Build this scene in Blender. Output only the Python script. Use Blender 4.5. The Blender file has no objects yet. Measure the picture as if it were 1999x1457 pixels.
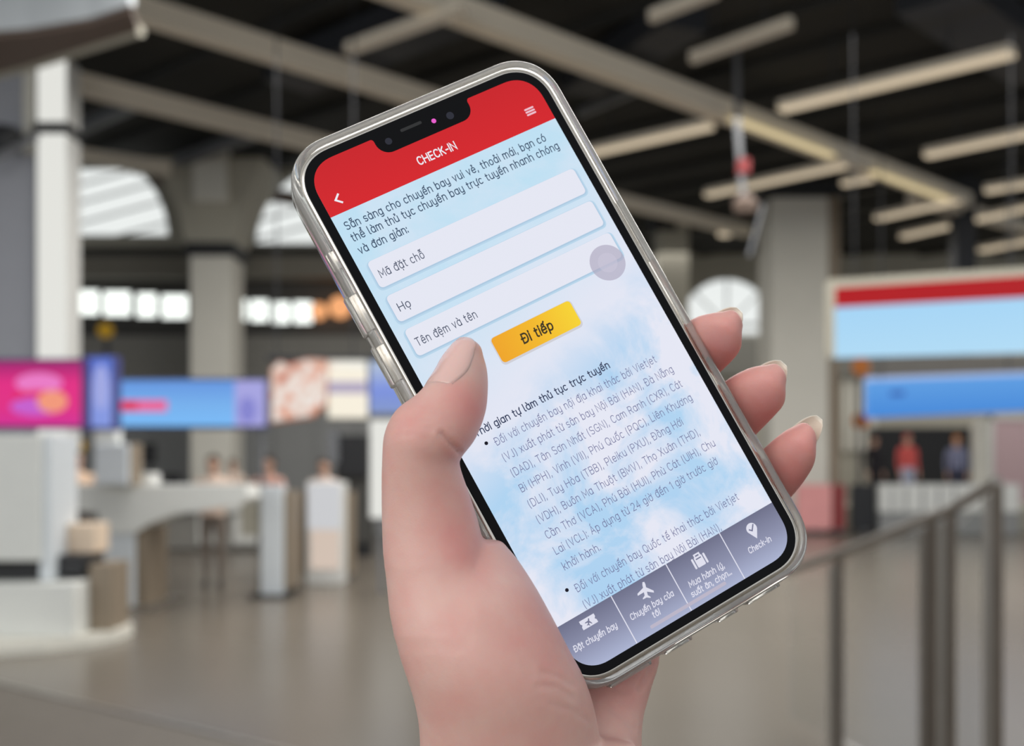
import bpy, bmesh, math, random
import numpy as np
from mathutils import Vector, Matrix
from mathutils.bvhtree import BVHTree

random.seed(4)
C = bpy.context.scene.collection
sc = bpy.context.scene

# ---------------------------------------------------------------- camera, world, light, exposure
F, CX, CY, CAMH = 2150.0, 999.5, 900.0, 1.6          # focal length and optical centre in photo pixels
cam = bpy.data.cameras.new('camera')
cam.sensor_width = 36.0
cam.lens = 36.0 * F / 1999.0
cam.shift_y = (CY - 728.5) / 1999.0
cam.clip_start = 0.01
cam.dof.use_dof = True
cam.dof.focus_distance = 0.268
cam.dof.aperture_fstop = 11.5
cam.dof.aperture_blades = 0
camo = bpy.data.objects.new('camera', cam)
C.objects.link(camo)
camo.location = (0, 0, CAMH)
camo.rotation_euler = (math.pi / 2, 0, 0)
sc.camera = camo

sc.view_settings.view_transform = 'Standard'
sc.view_settings.look = 'None'
sc.view_settings.gamma = 1.0
sc.view_settings.use_curve_mapping = False
sc.view_settings.exposure = 0.0

W = bpy.data.worlds.new('world')
sc.world = W
W.use_nodes = True
wn = W.node_tree
bgn = wn.nodes['Background']
bgn.inputs[0].default_value = (0.93, 0.97, 1.0, 1)
bgn.inputs[1].default_value = 0.74


def area_light(name, loc, rot, sx, sy, power, col=(1, 1, 1)):
    l = bpy.data.lights.new(name, 'AREA')
    l.shape = 'RECTANGLE'
    l.size, l.size_y = sx, sy
    l.energy = power
    l.color = col
    o = bpy.data.objects.new(name, l)
    C.objects.link(o)
    o.location = loc
    o.rotation_euler = rot
    return o


# unseen soft light added behind the camera, high and to the left
area_light('unseen_front_fill', (-6, -7, 5.0), (math.radians(64), 0, math.radians(-40)), 12, 6, 560, (1.0, 0.98, 0.95))
# unseen fill lights added below the ceiling to brighten the middle and far hall
area_light('unseen_hall_fill', (4, 13, 6.9), (0, 0, 0), 16, 10, 1700, (1.0, 0.97, 0.93))
area_light('unseen_hall_fill', (8, 30.5, 6.9), (0, 0, 0), 26, 6, 760, (1.0, 0.97, 0.93))


# ---------------------------------------------------------------- helpers
def lin(c):
    return tuple(((v / 255.0) / 12.92 if v / 255.0 <= 0.04045 else ((v / 255.0 + 0.055) / 1.055) ** 2.4) for v in c) + (1.0,)


def base_mat(name):
    m = bpy.data.materials.new(name)
    m.use_nodes = True
    nt = m.node_tree
    return m, nt, nt.nodes['Principled BSDF']


def mat(name, col, rough=0.6, metal=0.0, var=0.12, scale=6.0, bump=0.0, spec=0.5):
    """plain surface with a little procedural tone variation"""
    m, nt, b = base_mat(name)
    tc = nt.nodes.new('ShaderNodeTexCoord')
    no = nt.nodes.new('ShaderNodeTexNoise')
    no.inputs['Scale'].default_value = scale
    no.inputs['Detail'].default_value = 4
    nt.links.new(tc.outputs['Object'], no.inputs['Vector'])
    mx = nt.nodes.new('ShaderNodeMix')
    mx.data_type = 'RGBA'
    c = lin(col)
    mx.inputs[6].default_value = tuple(v * (1 - var) for v in c[:3]) + (1,)
    mx.inputs[7].default_value = tuple(min(1, v * (1 + var)) for v in c[:3]) + (1,)
    nt.links.new(no.outputs['Fac'], mx.inputs[0])
    nt.links.new(mx.outputs[2], b.inputs['Base Color'])
    b.inputs['Roughness'].default_value = rough
    b.inputs['Metallic'].default_value = metal
    b.inputs['Specular IOR Level'].default_value = spec
    if bump:
        bp = nt.nodes.new('ShaderNodeBump')
        bp.inputs['Strength'].default_value = bump
        bp.inputs['Distance'].default_value = 0.01
        nt.links.new(no.outputs['Fac'], bp.inputs['Height'])
        nt.links.new(bp.outputs[0], b.inputs['Normal'])
    return m


def emit(name, col, strength=1.0, spec=0.15, rough=0.35):
    m, nt, b = base_mat(name)
    b.inputs['Base Color'].default_value = (0.004, 0.004, 0.004, 1)
    b.inputs['Emission Color'].default_value = lin(col)
    b.inputs['Emission Strength'].default_value = strength
    b.inputs['Specular IOR Level'].default_value = spec
    b.inputs['Roughness'].default_value = rough
    return m


def emit_ramp(name, stops, axis, lo, hi, strength=1.0):
    """lit display whose picture runs through colours along an object axis"""
    m = emit(name, (0, 0, 0), strength)
    nt = m.node_tree
    b = nt.nodes['Principled BSDF']
    tc = nt.nodes.new('ShaderNodeTexCoord')
    sp = nt.nodes.new('ShaderNodeSeparateXYZ')
    nt.links.new(tc.outputs['Object'], sp.inputs[0])
    mr = nt.nodes.new('ShaderNodeMapRange')
    mr.inputs[1].default_value, mr.inputs[2].default_value = lo, hi
    nt.links.new(sp.outputs[axis], mr.inputs[0])
    cr = nt.nodes.new('ShaderNodeValToRGB')
    e = cr.color_ramp.elements
    e[0].position, e[0].color = stops[0][0], lin(stops[0][1])
    e[1].position, e[1].color = stops[-1][0], lin(stops[-1][1])
    for p, c in stops[1:-1]:
        k = e.new(p)
        k.color = lin(c)
    nt.links.new(mr.outputs[0], cr.inputs[0])
    nt.links.new(cr.outputs[0], b.inputs['Emission Color'])
    return m


def emit_blotch(name, cols, scale, strength=1.0, seed=0.0):
    """lit display with a blotchy abstract picture"""
    m = emit(name, (0, 0, 0), strength)
    nt = m.node_tree
    b = nt.nodes['Principled BSDF']
    tc = nt.nodes.new('ShaderNodeTexCoord')
    no = nt.nodes.new('ShaderNodeTexNoise')
    no.noise_dimensions = '4D'
    no.inputs['W'].default_value = seed
    no.inputs['Scale'].default_value = scale
    no.inputs['Detail'].default_value = 2
    nt.links.new(tc.outputs['Object'], no.inputs['Vector'])
    cr = nt.nodes.new('ShaderNodeValToRGB')
    e = cr.color_ramp.elements
    n = len(cols)
    e[0].position, e[0].color = 0.3, lin(cols[0])
    e[1].position, e[1].color = 0.7, lin(cols[-1])
    for i in range(1, n - 1):
        k = e.new(0.3 + 0.4 * i / (n - 1))
        k.color = lin(cols[i])
    nt.links.new(no.outputs['Fac'], cr.inputs[0])
    nt.links.new(cr.outputs[0], b.inputs['Emission Color'])
    return m


def P(px, py, z):
    """world point at distance z (m) seen at photo pixel px, py"""
    return Vector(((px - CX) * z / F, z, CAMH + (CY - py) * z / F))


def tag(o, label=None, cat=None, group=None, kind=None):
    if label: o['label'] = label
    if cat: o['category'] = cat
    if group: o['group'] = group
    if kind: o['kind'] = kind
    return o


def link_mesh(name, me, m, parent=None, smooth=False):
    o = bpy.data.objects.new(name, me)
    C.objects.link(o)
    if m is not None:
        for mm in (m if isinstance(m, (list, tuple)) else [m]):
            me.materials.append(mm)
    if smooth:
        for p in me.polygons:
            p.use_smooth = True
    if parent is not None:
        o.parent = parent
    return o


def empty(name, loc=(0, 0, 0)):
    o = bpy.data.objects.new(name, None)
    C.objects.link(o)
    o.location = loc
    o.empty_display_size = 0.05
    return o


class MB:
    """collects shapes in world space, builds one mesh; parent offset is subtracted"""

    def __init__(self):
        self.bm = bmesh.new()

    def box(self, lo, hi, bev=0.0):
        lo, hi = Vector(lo), Vector(hi)
        r = bmesh.ops.create_cube(self.bm, size=1.0)
        c, d = (lo + hi) / 2, hi - lo
        for v in r['verts']:
            v.co = Vector((v.co.x * d.x, v.co.y * d.y, v.co.z * d.z)) + c
        if bev:
            es = list({e for v in r['verts'] for e in v.link_edges})
            bmesh.ops.bevel(self.bm, geom=es, offset=bev, segments=2, affect='EDGES', profile=0.5)
        return self

    def bar(self, a, b, w, h, up=(0, 0, 1)):
        """rectangular bar from a to b, w across, h along up"""
        a, b = Vector(a), Vector(b)
        d = (b - a).normalized()
        s = d.cross(Vector(up)).normalized() * (w / 2)
        u = s.cross(d).normalized() * (h / 2)
        q = [[self.bm.verts.new(p + i * s + j * u) for i, j in ((-1, -1), (1, -1), (1, 1), (-1, 1))] for p in (a, b)]
        self._skin(q)
        return self

    def _skin(self, rings):
        n = len(rings[0])
        for k in range(len(rings) - 1):
            for i in range(n):
                j = (i + 1) % n
                self.bm.faces.new((rings[k][i], rings[k][j], rings[k + 1][j], rings[k + 1][i]))
        self.bm.faces.new(list(reversed(rings[0])))
        self.bm.faces.new(rings[-1])

    def tube(self, pts, r, n=12):
        pts = [Vector(p) for p in pts]
        rs = r if isinstance(r, (list, tuple)) else [r] * len(pts)
        rings = []
        ref = None
        for k, p in enumerate(pts):
            d = (pts[min(k + 1, len(pts) - 1)] - pts[max(k - 1, 0)]).normalized()
            if ref is None:
                ref = d.orthogonal().normalized()
            s = (ref - d * ref.dot(d)).normalized()
            ref = s
            t = d.cross(s)
            rings.append([self.bm.verts.new(p + rs[k] * (math.cos(a) * s + math.sin(a) * t))
                          for a in (2 * math.pi * i / n for i in range(n))])
        self._skin(rings)
        return self

    def prism(self, poly, depth_vec):
        """polygon (world points) extruded by depth_vec"""
        d = Vector(depth_vec)
        a = [self.bm.verts.new(Vector(p)) for p in poly]
        b = [self.bm.verts.new(Vector(p) + d) for p in poly]
        self._skin([a, b])
        return self

    def lathe(self, c, prof, n=40):
        c = Vector(c)
        rings = [[self.bm.verts.new(c + Vector((r * math.cos(a), r * math.sin(a), z)))
                  for a in (2 * math.pi * i / n for i in range(n))] for r, z in prof]
        self._skin(rings)
        return self

    def build(self, name, m, parent=None, smooth=False, loc=None):
        bm = self.bm
        bmesh.ops.recalc_face_normals(bm, faces=bm.faces[:])
        if parent is not None:
            off = parent.matrix_basis.translation
            if parent.parent is not None:
                off = off + parent.parent.matrix_basis.translation
            loc = None
        elif loc is not None:
            off = Vector(loc)
        else:
            lo = Vector([min(v.co[i] for v in bm.verts) for i in range(3)])
            hi = Vector([max(v.co[i] for v in bm.verts) for i in range(3)])
            off = Vector(((lo.x + hi.x) / 2, (lo.y + hi.y) / 2, lo.z))
        for v in bm.verts:
            v.co -= off
        me = bpy.data.meshes.new(name)
        bm.to_mesh(me)
        bm.free()
        o = link_mesh(name, me, m, parent, False)
        if smooth:
            me.polygons.foreach_set('use_smooth', [True] * len(me.polygons))
            me.set_sharp_from_angle(angle=math.radians(40))
        if parent is None:
            o.location = off
        return o


def pbox(px0, py0, px1, py1, z, th, mb=None, bev=0.0):
    """box whose front face covers a pixel rectangle at distance z, th deep"""
    a, b = P(px0, py1, z), P(px1, py0, z)
    return (mb or MB()).box((a.x, z, a.z), (b.x, z + th, b.z), bev)


def dedupe(pts, eps=1e-7):
    out = []
    for p in pts:
        if not out or (Vector(p) - Vector(out[-1])).length > eps:
            out.append(p)
    if (Vector(out[0]) - Vector(out[-1])).length <= eps:
        out.pop()
    return out


# ---------------------------------------------------------------- lofted organic bodies
def catmull(vals, sub):
    a = np.array(vals, float)
    out = []
    n = len(a)
    for i in range(n - 1):
        p0, p1, p2, p3 = a[max(i - 1, 0)], a[i], a[i + 1], a[min(i + 2, n - 1)]
        for k in range(sub):
            t = k / sub
            out.append(0.5 * ((2 * p1) + (-p0 + p2) * t + (2 * p0 - 5 * p1 + 4 * p2 - p3) * t * t + (-p0 + 3 * p1 - 3 * p2 + p3) * t ** 3))
    out.append(a[-1])
    return np.array(out)


def loft(bm, secs, sub=4, n=28, cap=(0.0, 0.0)):
    """secs: rows of centre(3), half-axis u(3), half-axis v(3); cap: dome length at start / end"""
    s = catmull(secs, sub)
    rows = [tuple(r) for r in s]

    def dome(r, nxt, ln):
        d = np.array(r[:3]) - np.array(nxt[:3])
        d = d / np.linalg.norm(d)
        o = []
        for t in (0.3, 0.55, 0.75, 0.9, 0.98):
            k = math.sqrt(1 - t * t)
            o.append(tuple(np.array(r[:3]) + d * ln * t) + tuple(np.array(r[3:6]) * k) + tuple(np.array(r[6:9]) * k))
        return o
    if cap[0]:
        rows = list(reversed(dome(rows[0], rows[1], cap[0]))) + rows
    if cap[1]:
        rows = rows + dome(rows[-1], rows[-2], cap[1])
    rings = []
    for r in rows:
        c, u, v = Vector(r[:3]), Vector(r[3:6]), Vector(r[6:9])
        rings.append([bm.verts.new(c + math.cos(a) * u + math.sin(a) * v) for a in (2 * math.pi * i / n for i in range(n))])
    for k in range(len(rings) - 1):
        for i in range(n):
            j = (i + 1) % n
            bm.faces.new((rings[k][i], rings[k][j], rings[k + 1][j], rings[k + 1][i]))
    bm.faces.new(list(reversed(rings[0])))
    bm.faces.new(rings[-1])


def fuse(bm, voxel, smooth_it=6):
    """one continuous skin around all lofts in bm"""
    bmesh.ops.recalc_face_normals(bm, faces=bm.faces[:])
    me = bpy.data.meshes.new('tmp')
    bm.to_mesh(me)
    bm.free()
    o = bpy.data.objects.new('tmp', me)
    C.objects.link(o)
    r = o.modifiers.new('r', 'REMESH')
    r.mode = 'VOXEL'
    r.voxel_size = voxel
    s = o.modifiers.new('s', 'SMOOTH')
    s.factor = 0.5
    s.iterations = smooth_it
    dg = bpy.context.evaluated_depsgraph_get()
    out = bpy.data.meshes.new_from_object(o.evaluated_get(dg))
    bpy.data.objects.remove(o)
    return out


# ================================================================ materials of the hall
M = {}
M['floor'] = None
M['conc'] = mat('pale_concrete', (222, 219, 208), 0.8, var=0.08, scale=1.2)
M['conc_mid'] = mat('grey_concrete', (176, 172, 158), 0.85, var=0.1, scale=0.8)
M['wall_dark'] = mat('charcoal_wall', (72, 71, 68), 0.85, var=0.12, scale=0.9)
M['wall_grey'] = mat('grey_wall_panel', (146, 147, 146), 0.8, var=0.08, scale=0.9)
M['ceil'] = mat('dark_ceiling_panel', (46, 45, 41), 0.9, var=0.2, scale=0.5)
M['duct'] = mat('dark_duct_metal', (40, 42, 48), 0.5, 0.0, var=0.2, scale=1.0)
M['pipe'] = mat('grey_duct_metal', (120, 122, 126), 0.45, 0.3, var=0.2, scale=1.0)
M['beam'] = mat('beige_beam_paint', (236, 226, 208), 0.6, var=0.08, scale=0.6)
M['white'] = mat('white_paint', (226, 226, 222), 0.5, var=0.03)
M['offwhite'] = mat('pale_grey_laminate', (224, 225, 220), 0.45, var=0.04)
M['bluegrey'] = mat('blue_grey_laminate', (214, 220, 224), 0.4, var=0.04)
M['taupe'] = mat('taupe_laminate', (140, 126, 108), 0.5, var=0.08)
M['brown'] = mat('brown_soffit', (108, 92, 82), 0.7, var=0.1)
M['dark'] = mat('black_plastic', (30, 31, 34), 0.5, var=0.1)
M['steel'] = mat('brushed_steel', (150, 145, 138), 0.35, 0.7, var=0.1, scale=12)
M['post'] = mat('dark_post_metal', (104, 95, 86), 0.4, 0.4, var=0.15, scale=8)
M['pinkwall'] = mat('pink_panel_paint', (206, 178, 182), 0.7, var=0.05)
M['redpanel'] = mat('red_panel_paint', (232, 160, 158), 0.6, var=0.1, scale=3)
M['darkred'] = mat('dark_red_panel_paint', (140, 52, 54), 0.6, var=0.1, scale=3)
M['yellow'] = mat('yellow_enamel', (226, 176, 24), 0.5, var=0.05)
M['orange'] = mat('orange_enamel', (206, 120, 40), 0.5, var=0.1)
M['winglow'] = emit('daylit_glass', (246, 252, 246), 1.6)
M['winglow2'] = emit('daylit_glass_soft', (236, 240, 238), 1.0)
M['tube_warm'] = emit('warm_lamp_diffuser', (214, 196, 168), 0.95)
M['glow_white'] = emit('white_added_glow', (232, 232, 226), .95)  # added glow that brightens the white pillar face and the board
M['glow_soft'] = emit('soft_added_glow', (206, 207, 210), .95)  # added glow that brightens the white pedestal
M['tube_dim'] = emit('dim_lamp_diffuser', (132, 122, 108), 0.8)
M['glass'] = None


def glass_mat(name, col=(1, 1, 1, 1), rough=0.02, ior=1.45, alpha=1.0):
    m, nt, b = base_mat(name)
    b.inputs['Base Color'].default_value = col
    b.inputs['Transmission Weight'].default_value = 1.0
    b.inputs['Roughness'].default_value = rough
    b.inputs['IOR'].default_value = ior
    b.inputs['Alpha'].default_value = alpha
    return m


M['glass'] = glass_mat('barrier_glass', (0.93, 0.95, 0.95, 1), 0.03, 1.1)


def floor_material():
    m, nt, b = base_mat('polished_stone_floor')
    tc = nt.nodes.new('ShaderNodeTexCoord')
    n1 = nt.nodes.new('ShaderNodeTexNoise')
    n1.inputs['Scale'].default_value = 0.35
    n1.inputs['Detail'].default_value = 5
    nt.links.new(tc.outputs['Object'], n1.inputs['Vector'])
    n2 = nt.nodes.new('ShaderNodeTexNoise')
    n2.inputs['Scale'].default_value = 30
    n2.inputs['Detail'].default_value = 3
    nt.links.new(tc.outputs['Object'], n2.inputs['Vector'])
    mx = nt.nodes.new('ShaderNodeMix')
    mx.data_type = 'RGBA'
    mx.inputs[6].default_value = lin((112, 105, 95))
    mx.inputs[7].default_value = lin((128, 119, 108))
    nt.links.new(n1.outputs['Fac'], mx.inputs[0])
    m2 = nt.nodes.new('ShaderNodeMix')
    m2.data_type = 'RGBA'
    m2.blend_type = 'MULTIPLY'
    m2.inputs[0].default_value = 0.25
    nt.links.new(mx.outputs[2], m2.inputs[6])
    nt.links.new(n2.outputs['Fac'], m2.inputs[7])
    nt.links.new(m2.outputs[2], b.inputs['Base Color'])
    b.inputs['Roughness'].default_value = 0.27
    b.inputs['Specular IOR Level'].default_value = 0.36
    return m


M['floor'] = floor_material()

# ================================================================ the hall: floor, ceiling, walls
CEIL = 8.0
mb = MB(); mb.box((-32, -8, -0.2), (34, 42, 0.0))
tag(mb.build('floor', M['floor'], loc=(0, 0, 0)), kind='structure')
mb = MB(); mb.box((-32, 6, CEIL), (34, 42, CEIL + 0.3))
tag(mb.build('ceiling', M['ceil'], loc=(0, 0, 0)), kind='structure')

DB = Vector((0.715, 0.699, 0)).normalized()        # run of the main beams
DL = Vector((-0.752, 0.659, 0)).normalized()       # run of the strip lights and ducts


def onplane(px, py, h):
    z = (h - CAMH) * F / (CY - py)
    return P(px, py, z)


# ---- far wall on the left: arcade of arched windows above a dark band with a row of square windows
WZ = 24.0


def arch_wall(name, x0, x1, z0, z1, y, th, arches, m):
    """wall slab with round-headed openings; arches: (cx, spring height, radius, sill drop)"""
    bm = bmesh.new()
    xs = [x0]
    step = 0.12
    # columns of quads: for each x strip cut out the opening
    cuts = set([x0, x1])
    for cx, zs, r, dr in arches:
        for k in range(49):
            a = math.pi * k / 48
            cuts.add(round(cx - r * math.cos(a), 4))
    cuts = sorted(c for c in cuts if x0 - 1e-6 <= c <= x1 + 1e-6)
    mbx = MB()
    for a, b in zip(cuts[:-1], cuts[1:]):
        if b - a < 1e-4: continue
        mid = (a + b) / 2
        hole = None
        for cx, zs, r, dr in arches:
            if abs(mid - cx) < r:
                ha = zs + math.sqrt(max(0, r * r - (a - cx) ** 2))
                hb = zs + math.sqrt(max(0, r * r - (b - cx) ** 2))
                hole = (zs - dr, ha, hb)
        if hole is None:
            mbx.prism([(a, y, z0), (b, y, z0), (b, y, z1), (a, y, z1)], (0, th, 0))
        else:
            s, ha, hb = hole
            mbx.prism([(a, y, z0), (b, y, z0), (b, y, s), (a, y, s)], (0, th, 0))
            mbx.prism([(a, y, ha), (b, y, hb), (b, y, z1), (a, y, z1)], (0, th, 0))
    bm.free()
    bmesh.ops.remove_doubles(mbx.bm, verts=mbx.bm.verts[:], dist=1e-5)
    return tag(mbx.build(name, m, loc=(0, 0, 0)), kind='structure')


def wx(px, z=WZ): return (px - CX) * z / F
def wh(py, z=WZ): return CAMH + (CY - py) * z / F


LA = [(wx(128), wh(452), wx(332) - wx(128), 0.05), (wx(600), wh(474), wx(600) - wx(494), 0.05)]
LA[0] = (wx(150), wh(455), 2.0, 0.03)
LA[1] = (wx(655), wh(475), 1.78, 0.03)
# squashed arcs: vertical radius follows the photo
arch_wall('wall_left', -30, 1.2, wh(482), CEIL, WZ, 0.6, [(wx(150), wh(462), 2.0, 0.0), (wx(655), wh(478), 1.8, 0.0)], M['conc_mid'])


def arch_window(name, cx, zs, r, y, nbars, glow, sill=0.0, slats=()):
    o = empty(name, (cx, y, zs))
    tag(o, kind='structure')
    n = 40
    pts = [(cx + r * math.cos(math.pi * k / n), y + 0.06, zs + r * math.sin(math.pi * k / n)) for k in range(n + 1)]
    if sill:
        pts = [(cx + r, y + 0.06, zs - sill)] + pts + [(cx - r, y + 0.06, zs - sill)]
    g = MB(); g.prism(pts, (0, 0.03, 0)); g.build('pane', glow, o)
    f = MB()
    rim = [(cx + r * math.cos(math.pi * k / n), y, zs + r * math.sin(math.pi * k / n)) for k in range(n + 1)]
    f.tube(rim, 0.05, 6)
    for k in range(1, nbars + 1):
        a = math.pi * k / (nbars + 1)
        f.bar((cx, y, zs), (cx + r * math.cos(a), y, zs + r * math.sin(a)), 0.05, 0.05, (0, 1, 0))
    for off in slats:                       # slanted bars, clipped to the half circle
        q = [(x, off + .27 * x) for x in np.linspace(-r, r, 200) if off + .27 * x > 0 and x * x + (off + .27 * x) ** 2 < r * r]
        f.bar((cx + q[0][0], y, zs + q[0][1]), (cx + q[-1][0], y, zs + q[-1][1]), 0.045, 0.045, (0, 1, 0))
    f.bar((cx - r, y, zs), (cx + r, y, zs), 0.09, 0.09, (0, 0, 1))
    if sill:
        f.bar((cx - r, y, zs - sill), (cx + r, y, zs - sill), 0.09, 0.09)
        f.bar((cx - r, y, zs - sill), (cx - r, y, zs), 0.09, 0.09, (0, 1, 0))
        f.bar((cx + r, y, zs - sill), (cx + r, y, zs), 0.09, 0.09, (0, 1, 0))
    f.build('window_frame', M['wall_grey'], o)
    return o


# lower part of the left wall: recessed dark band with square windows, then a grey panelled wall
mb = MB()
wins = [(132, 560, 184, 613), (188, 562, 247, 615), (254, 566, 298, 618), (303, 569, 360, 620),
        (440, 578, 478, 624), (480, 579, 519, 626), (523, 583, 562, 630), (565, 582, 606, 630), (40, 556, 110, 610)]
top, bot = wh(482), wh(655)
y0 = WZ + 0.3
xs = sorted(wins, key=lambda w: w[0])
edge = -30.0
for w in xs:
    a, b = wx(w[0]), wx(w[2])
    if a > edge:
        mb.box((edge, y0, bot), (a, y0 + 0.4, top))
    mb.box((a, y0, wh(w[1])), (b, y0 + 0.4, top))
    mb.box((a, y0, bot), (b, y0 + 0.4, wh(w[3])))
    edge = b
mb.box((edge, y0, bot), (1.2, y0 + 0.4, top))
tag(mb.build('wall_rear', M['wall_dark'], loc=(0, 0, 0)), kind='structure')
for i, w in enumerate(xs):
    o = empty('window_%d' % (i + 4), (wx((w[0] + w[2]) / 2), y0, wh(w[3])))
    tag(o, kind='structure')
    g = MB(); g.box((wx(w[0]), y0 + 0.12, wh(w[3])), (wx(w[2]), y0 + 0.15, wh(w[1]))); g.build('pane', M['winglow'], o)
    f = MB()
    a, b, c, d = wx(w[0]), wx(w[2]), wh(w[3]), wh(w[1])
    for p, q in (((a, c), (b, c)), ((b, c), (b, d)), ((b, d), (a, d)), ((a, d), (a, c))):
        f.bar((p[0], y0 + 0.05, p[1]), (q[0], y0 + 0.05, q[1]), 0.05, 0.05, (0, 1, 0))
    f.build('window_frame', M['wall_dark'], o)
arch_window('window_1', wx(150), wh(462), 2.0, WZ + 0.1, 0, M['winglow2'], slats=(-.2, .3, .75, 1.15))
arch_window('window_2', wx(655), wh(478), 1.8, WZ + 0.1, 0, M['winglow2'], slats=(0.15, .6, 1.0))
# ledge band and lower wall
mb = MB(); mb.box((-30, WZ - 0.3, wh(545)), (1.2, WZ + 0.3, wh(505)))
tag(mb.build('trim_1', mat('ledge_grey', (120, 116, 106), 0.8), loc=(0, 0, 0)), kind='structure')
mb = MB(); mb.box((-30, WZ - 0.2, wh(742)), (1.2, WZ + 0.7, wh(658)))
tag(mb.build('trim_2', mat('fascia_grey', (128, 126, 120), 0.8), loc=(0, 0, 0)), kind='structure')
mb = MB(); mb.box((-30, WZ + 0.1, 0), (1.2, WZ + 0.6, wh(742)))
k = 0
for x in np.arange(-29.5, 1.0, 0.9):
    mb.box((x, WZ + 0.06, 0.1), (x + 0.03, WZ + 0.1, wh(748)))
tag(mb.build('wall_front', M['wall_grey'], loc=(0, 0, 0)), kind='structure')

# ---- far wall on the right
RZ = 34.0
rx = lambda p: wx(p, RZ)
rh = lambda p: wh(p, RZ)
rc, rr = rx(1420), rx(1512) - rx(1420)
arch_wall('wall_back', 1.0, 34, 0, CEIL, RZ, 0.6, [(rc, rh(634), rr, rh(634) - rh(655))], M['conc_mid'])
arch_window('window_3', rc, rh(634), rr, RZ + 0.1, 3, M['winglow2'], rh(634) - rh(655))
mb = MB()
for p in range(1535, 1700, 18):
    mb.box((rx(p), RZ - 0.12, rh(880)), (rx(p + 11), RZ, rh(640)))
tag(mb.build('trim_3', M['conc'], loc=(0, 0, 0)), kind='structure')
mb = MB(); mb.box((rx(1300), RZ - 0.3, rh(735)), (rx(1700), RZ - 0.12, rh(660)))
tag(mb.build('trim_4', mat('grey_spandrel', (122, 121, 114), 0.8), loc=(0, 0, 0)), kind='structure')
mb = MB(); mb.box((rx(1700), RZ - 0.2, rh(735)), (rx(2300), RZ, rh(695)))
tag(mb.build('trim_5', mat('grey_grille_band', (118, 116, 112), 0.8), loc=(0, 0, 0)), kind='structure')
o = empty('door_1', (rx(1975), RZ, 0)); tag(o, kind='structure')
mb = MB(); mb.box((rx(1936), RZ - 0.12, 0.0), (rx(2060), RZ, rh(820))); mb.build('door_leaf', M['pinkwall'], o)
mb = MB(); mb.box((rx(1926), RZ - 0.16, 0.0), (rx(1936), RZ, rh(812))); mb.box((rx(1926), RZ - 0.16, rh(820)), (rx(2060), RZ, rh(812)))
mb.build('door_frame', M['offwhite'], o)

# ================================================================ pillars
def square_pillar(px0, px1, z, depth, ptop, m, label, name='pillar', hb=0.0, top=None):
    a, b = (px0 - CX) * z / F, (px1 - CX) * z / F
    o = empty(name, ((a + b) / 2, z + depth / 2, 0))
    tag(o, label, 'pillar')
    s = MB(); s.box((a, z, hb), (b, z + depth, ptop), 0.04); s.build('shaft', m, o)
    return o


o = square_pillar(370, 452, WZ - 2.2, 1.0, wh(498, WZ - 2.2), M['conc'], 'pale square column with a dark collar between the two arched windows')
zz = WZ - 2.2
mb = MB(); mb.box((wx(362, zz), zz - 0.1, wh(499, zz)), (wx(460, zz), zz + 1.1, wh(474, zz)), 0.03); mb.build('collar', M['dark'], o)
# flared capital
mb = MB()
x0, x1 = wx(366, zz), wx(456, zz)
rings = []
for py, a, b, fr in ((475, 362, 460, 0.0), (420, 352, 470, 0.15), (380, 335, 488, 0.3), (345, 315, 505, 0.45), (312, 300, 520, 0.6)):
    h = wh(py, zz)
    rings.append([mb.bm.verts.new(q) for q in ((wx(a, zz), zz - fr * .3, h), (wx(b, zz), zz - fr * .3, h), (wx(b, zz), zz + 1 + fr, h), (wx(a, zz), zz + 1 + fr, h))])
mb._skin(rings)
mb.build('flared_capital', M['conc_mid'], o)
mb = MB(); mb.box((wx(385, zz), zz - 0.3, wh(400, zz)), (wx(450, zz), zz, CEIL - 0.3)); mb.build('pilaster', M['conc'], o)

o = square_pillar(1505, 1618, 25.0, 1.3, wh(384, 25.0), M['conc'], 'broad pale square column right of the phone with a dark capital')
mb = MB(); mb.box((wx(1470, 25), 24.8, wh(384, 25)), (wx(1650, 25), 26.6, wh(352, 25))); mb.build('capital', M['dark'], o)
mb = MB(); mb.box((wx(1618, 25), 25.05, 0), (wx(1640, 25), 26.2, wh(384, 25))); mb.build('side_cladding', M['taupe'], o)

o = square_pillar(1285, 1345, 28.0, 0.9, CEIL, M['conc_mid'], 'grey column just right of the phone beside the small arched window')
mb = MB(); mb.box((wx(1275, 28), 27.9, wh(450, 28)), (wx(1320, 28), 29, wh(405, 28))); mb.build('collar', M['dark'], o)

# near pillar on the left, white face brightened by added glow, with conduits
o = square_pillar(70, 132, 15.5, 0.5, wh(110, 15.5), M['white'], 'tall bright white pillar at the left edge')
mb = MB(); mb.box((wx(74, 15.5), 15.47, wh(1040, 15.5)), (wx(129, 15.5), 15.5, wh(262, 15.5))); mb.box((wx(74, 15.5), 15.47, wh(240, 15.5)), (wx(129, 15.5), 15.5, wh(112, 15.5))); mb.build('glow_face', M['glow_white'], o)
mb = MB(); mb.box((wx(68, 15.5), 15.45, wh(262, 15.5)), (wx(133, 15.5), 16.05, wh(240, 15.5))); mb.build('dark_band', M['dark'], o)
o = square_pillar(-120, 70, 15.6, 1.0, wh(118, 15.6), mat('shaded_side_grey', (166, 168, 176), 0.55, var=0.06), 'shaded left side of the white pillar, painted blue grey', 'pillar_shaded_side')  # shade on the pillar's left side put into the colour
mb = MB(); mb.tube([P(72, 262, 15.3), P(40, 285, 15.2), P(-40, 318, 15.0)], 0.06, 8); mb.build('conduit', M['pipe'], o)
mb = MB(); mb.box(P(45, 300, 15.55), P(70, 130, 15.6)); mb.build('conduit_cover', M['conc'], o)
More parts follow.
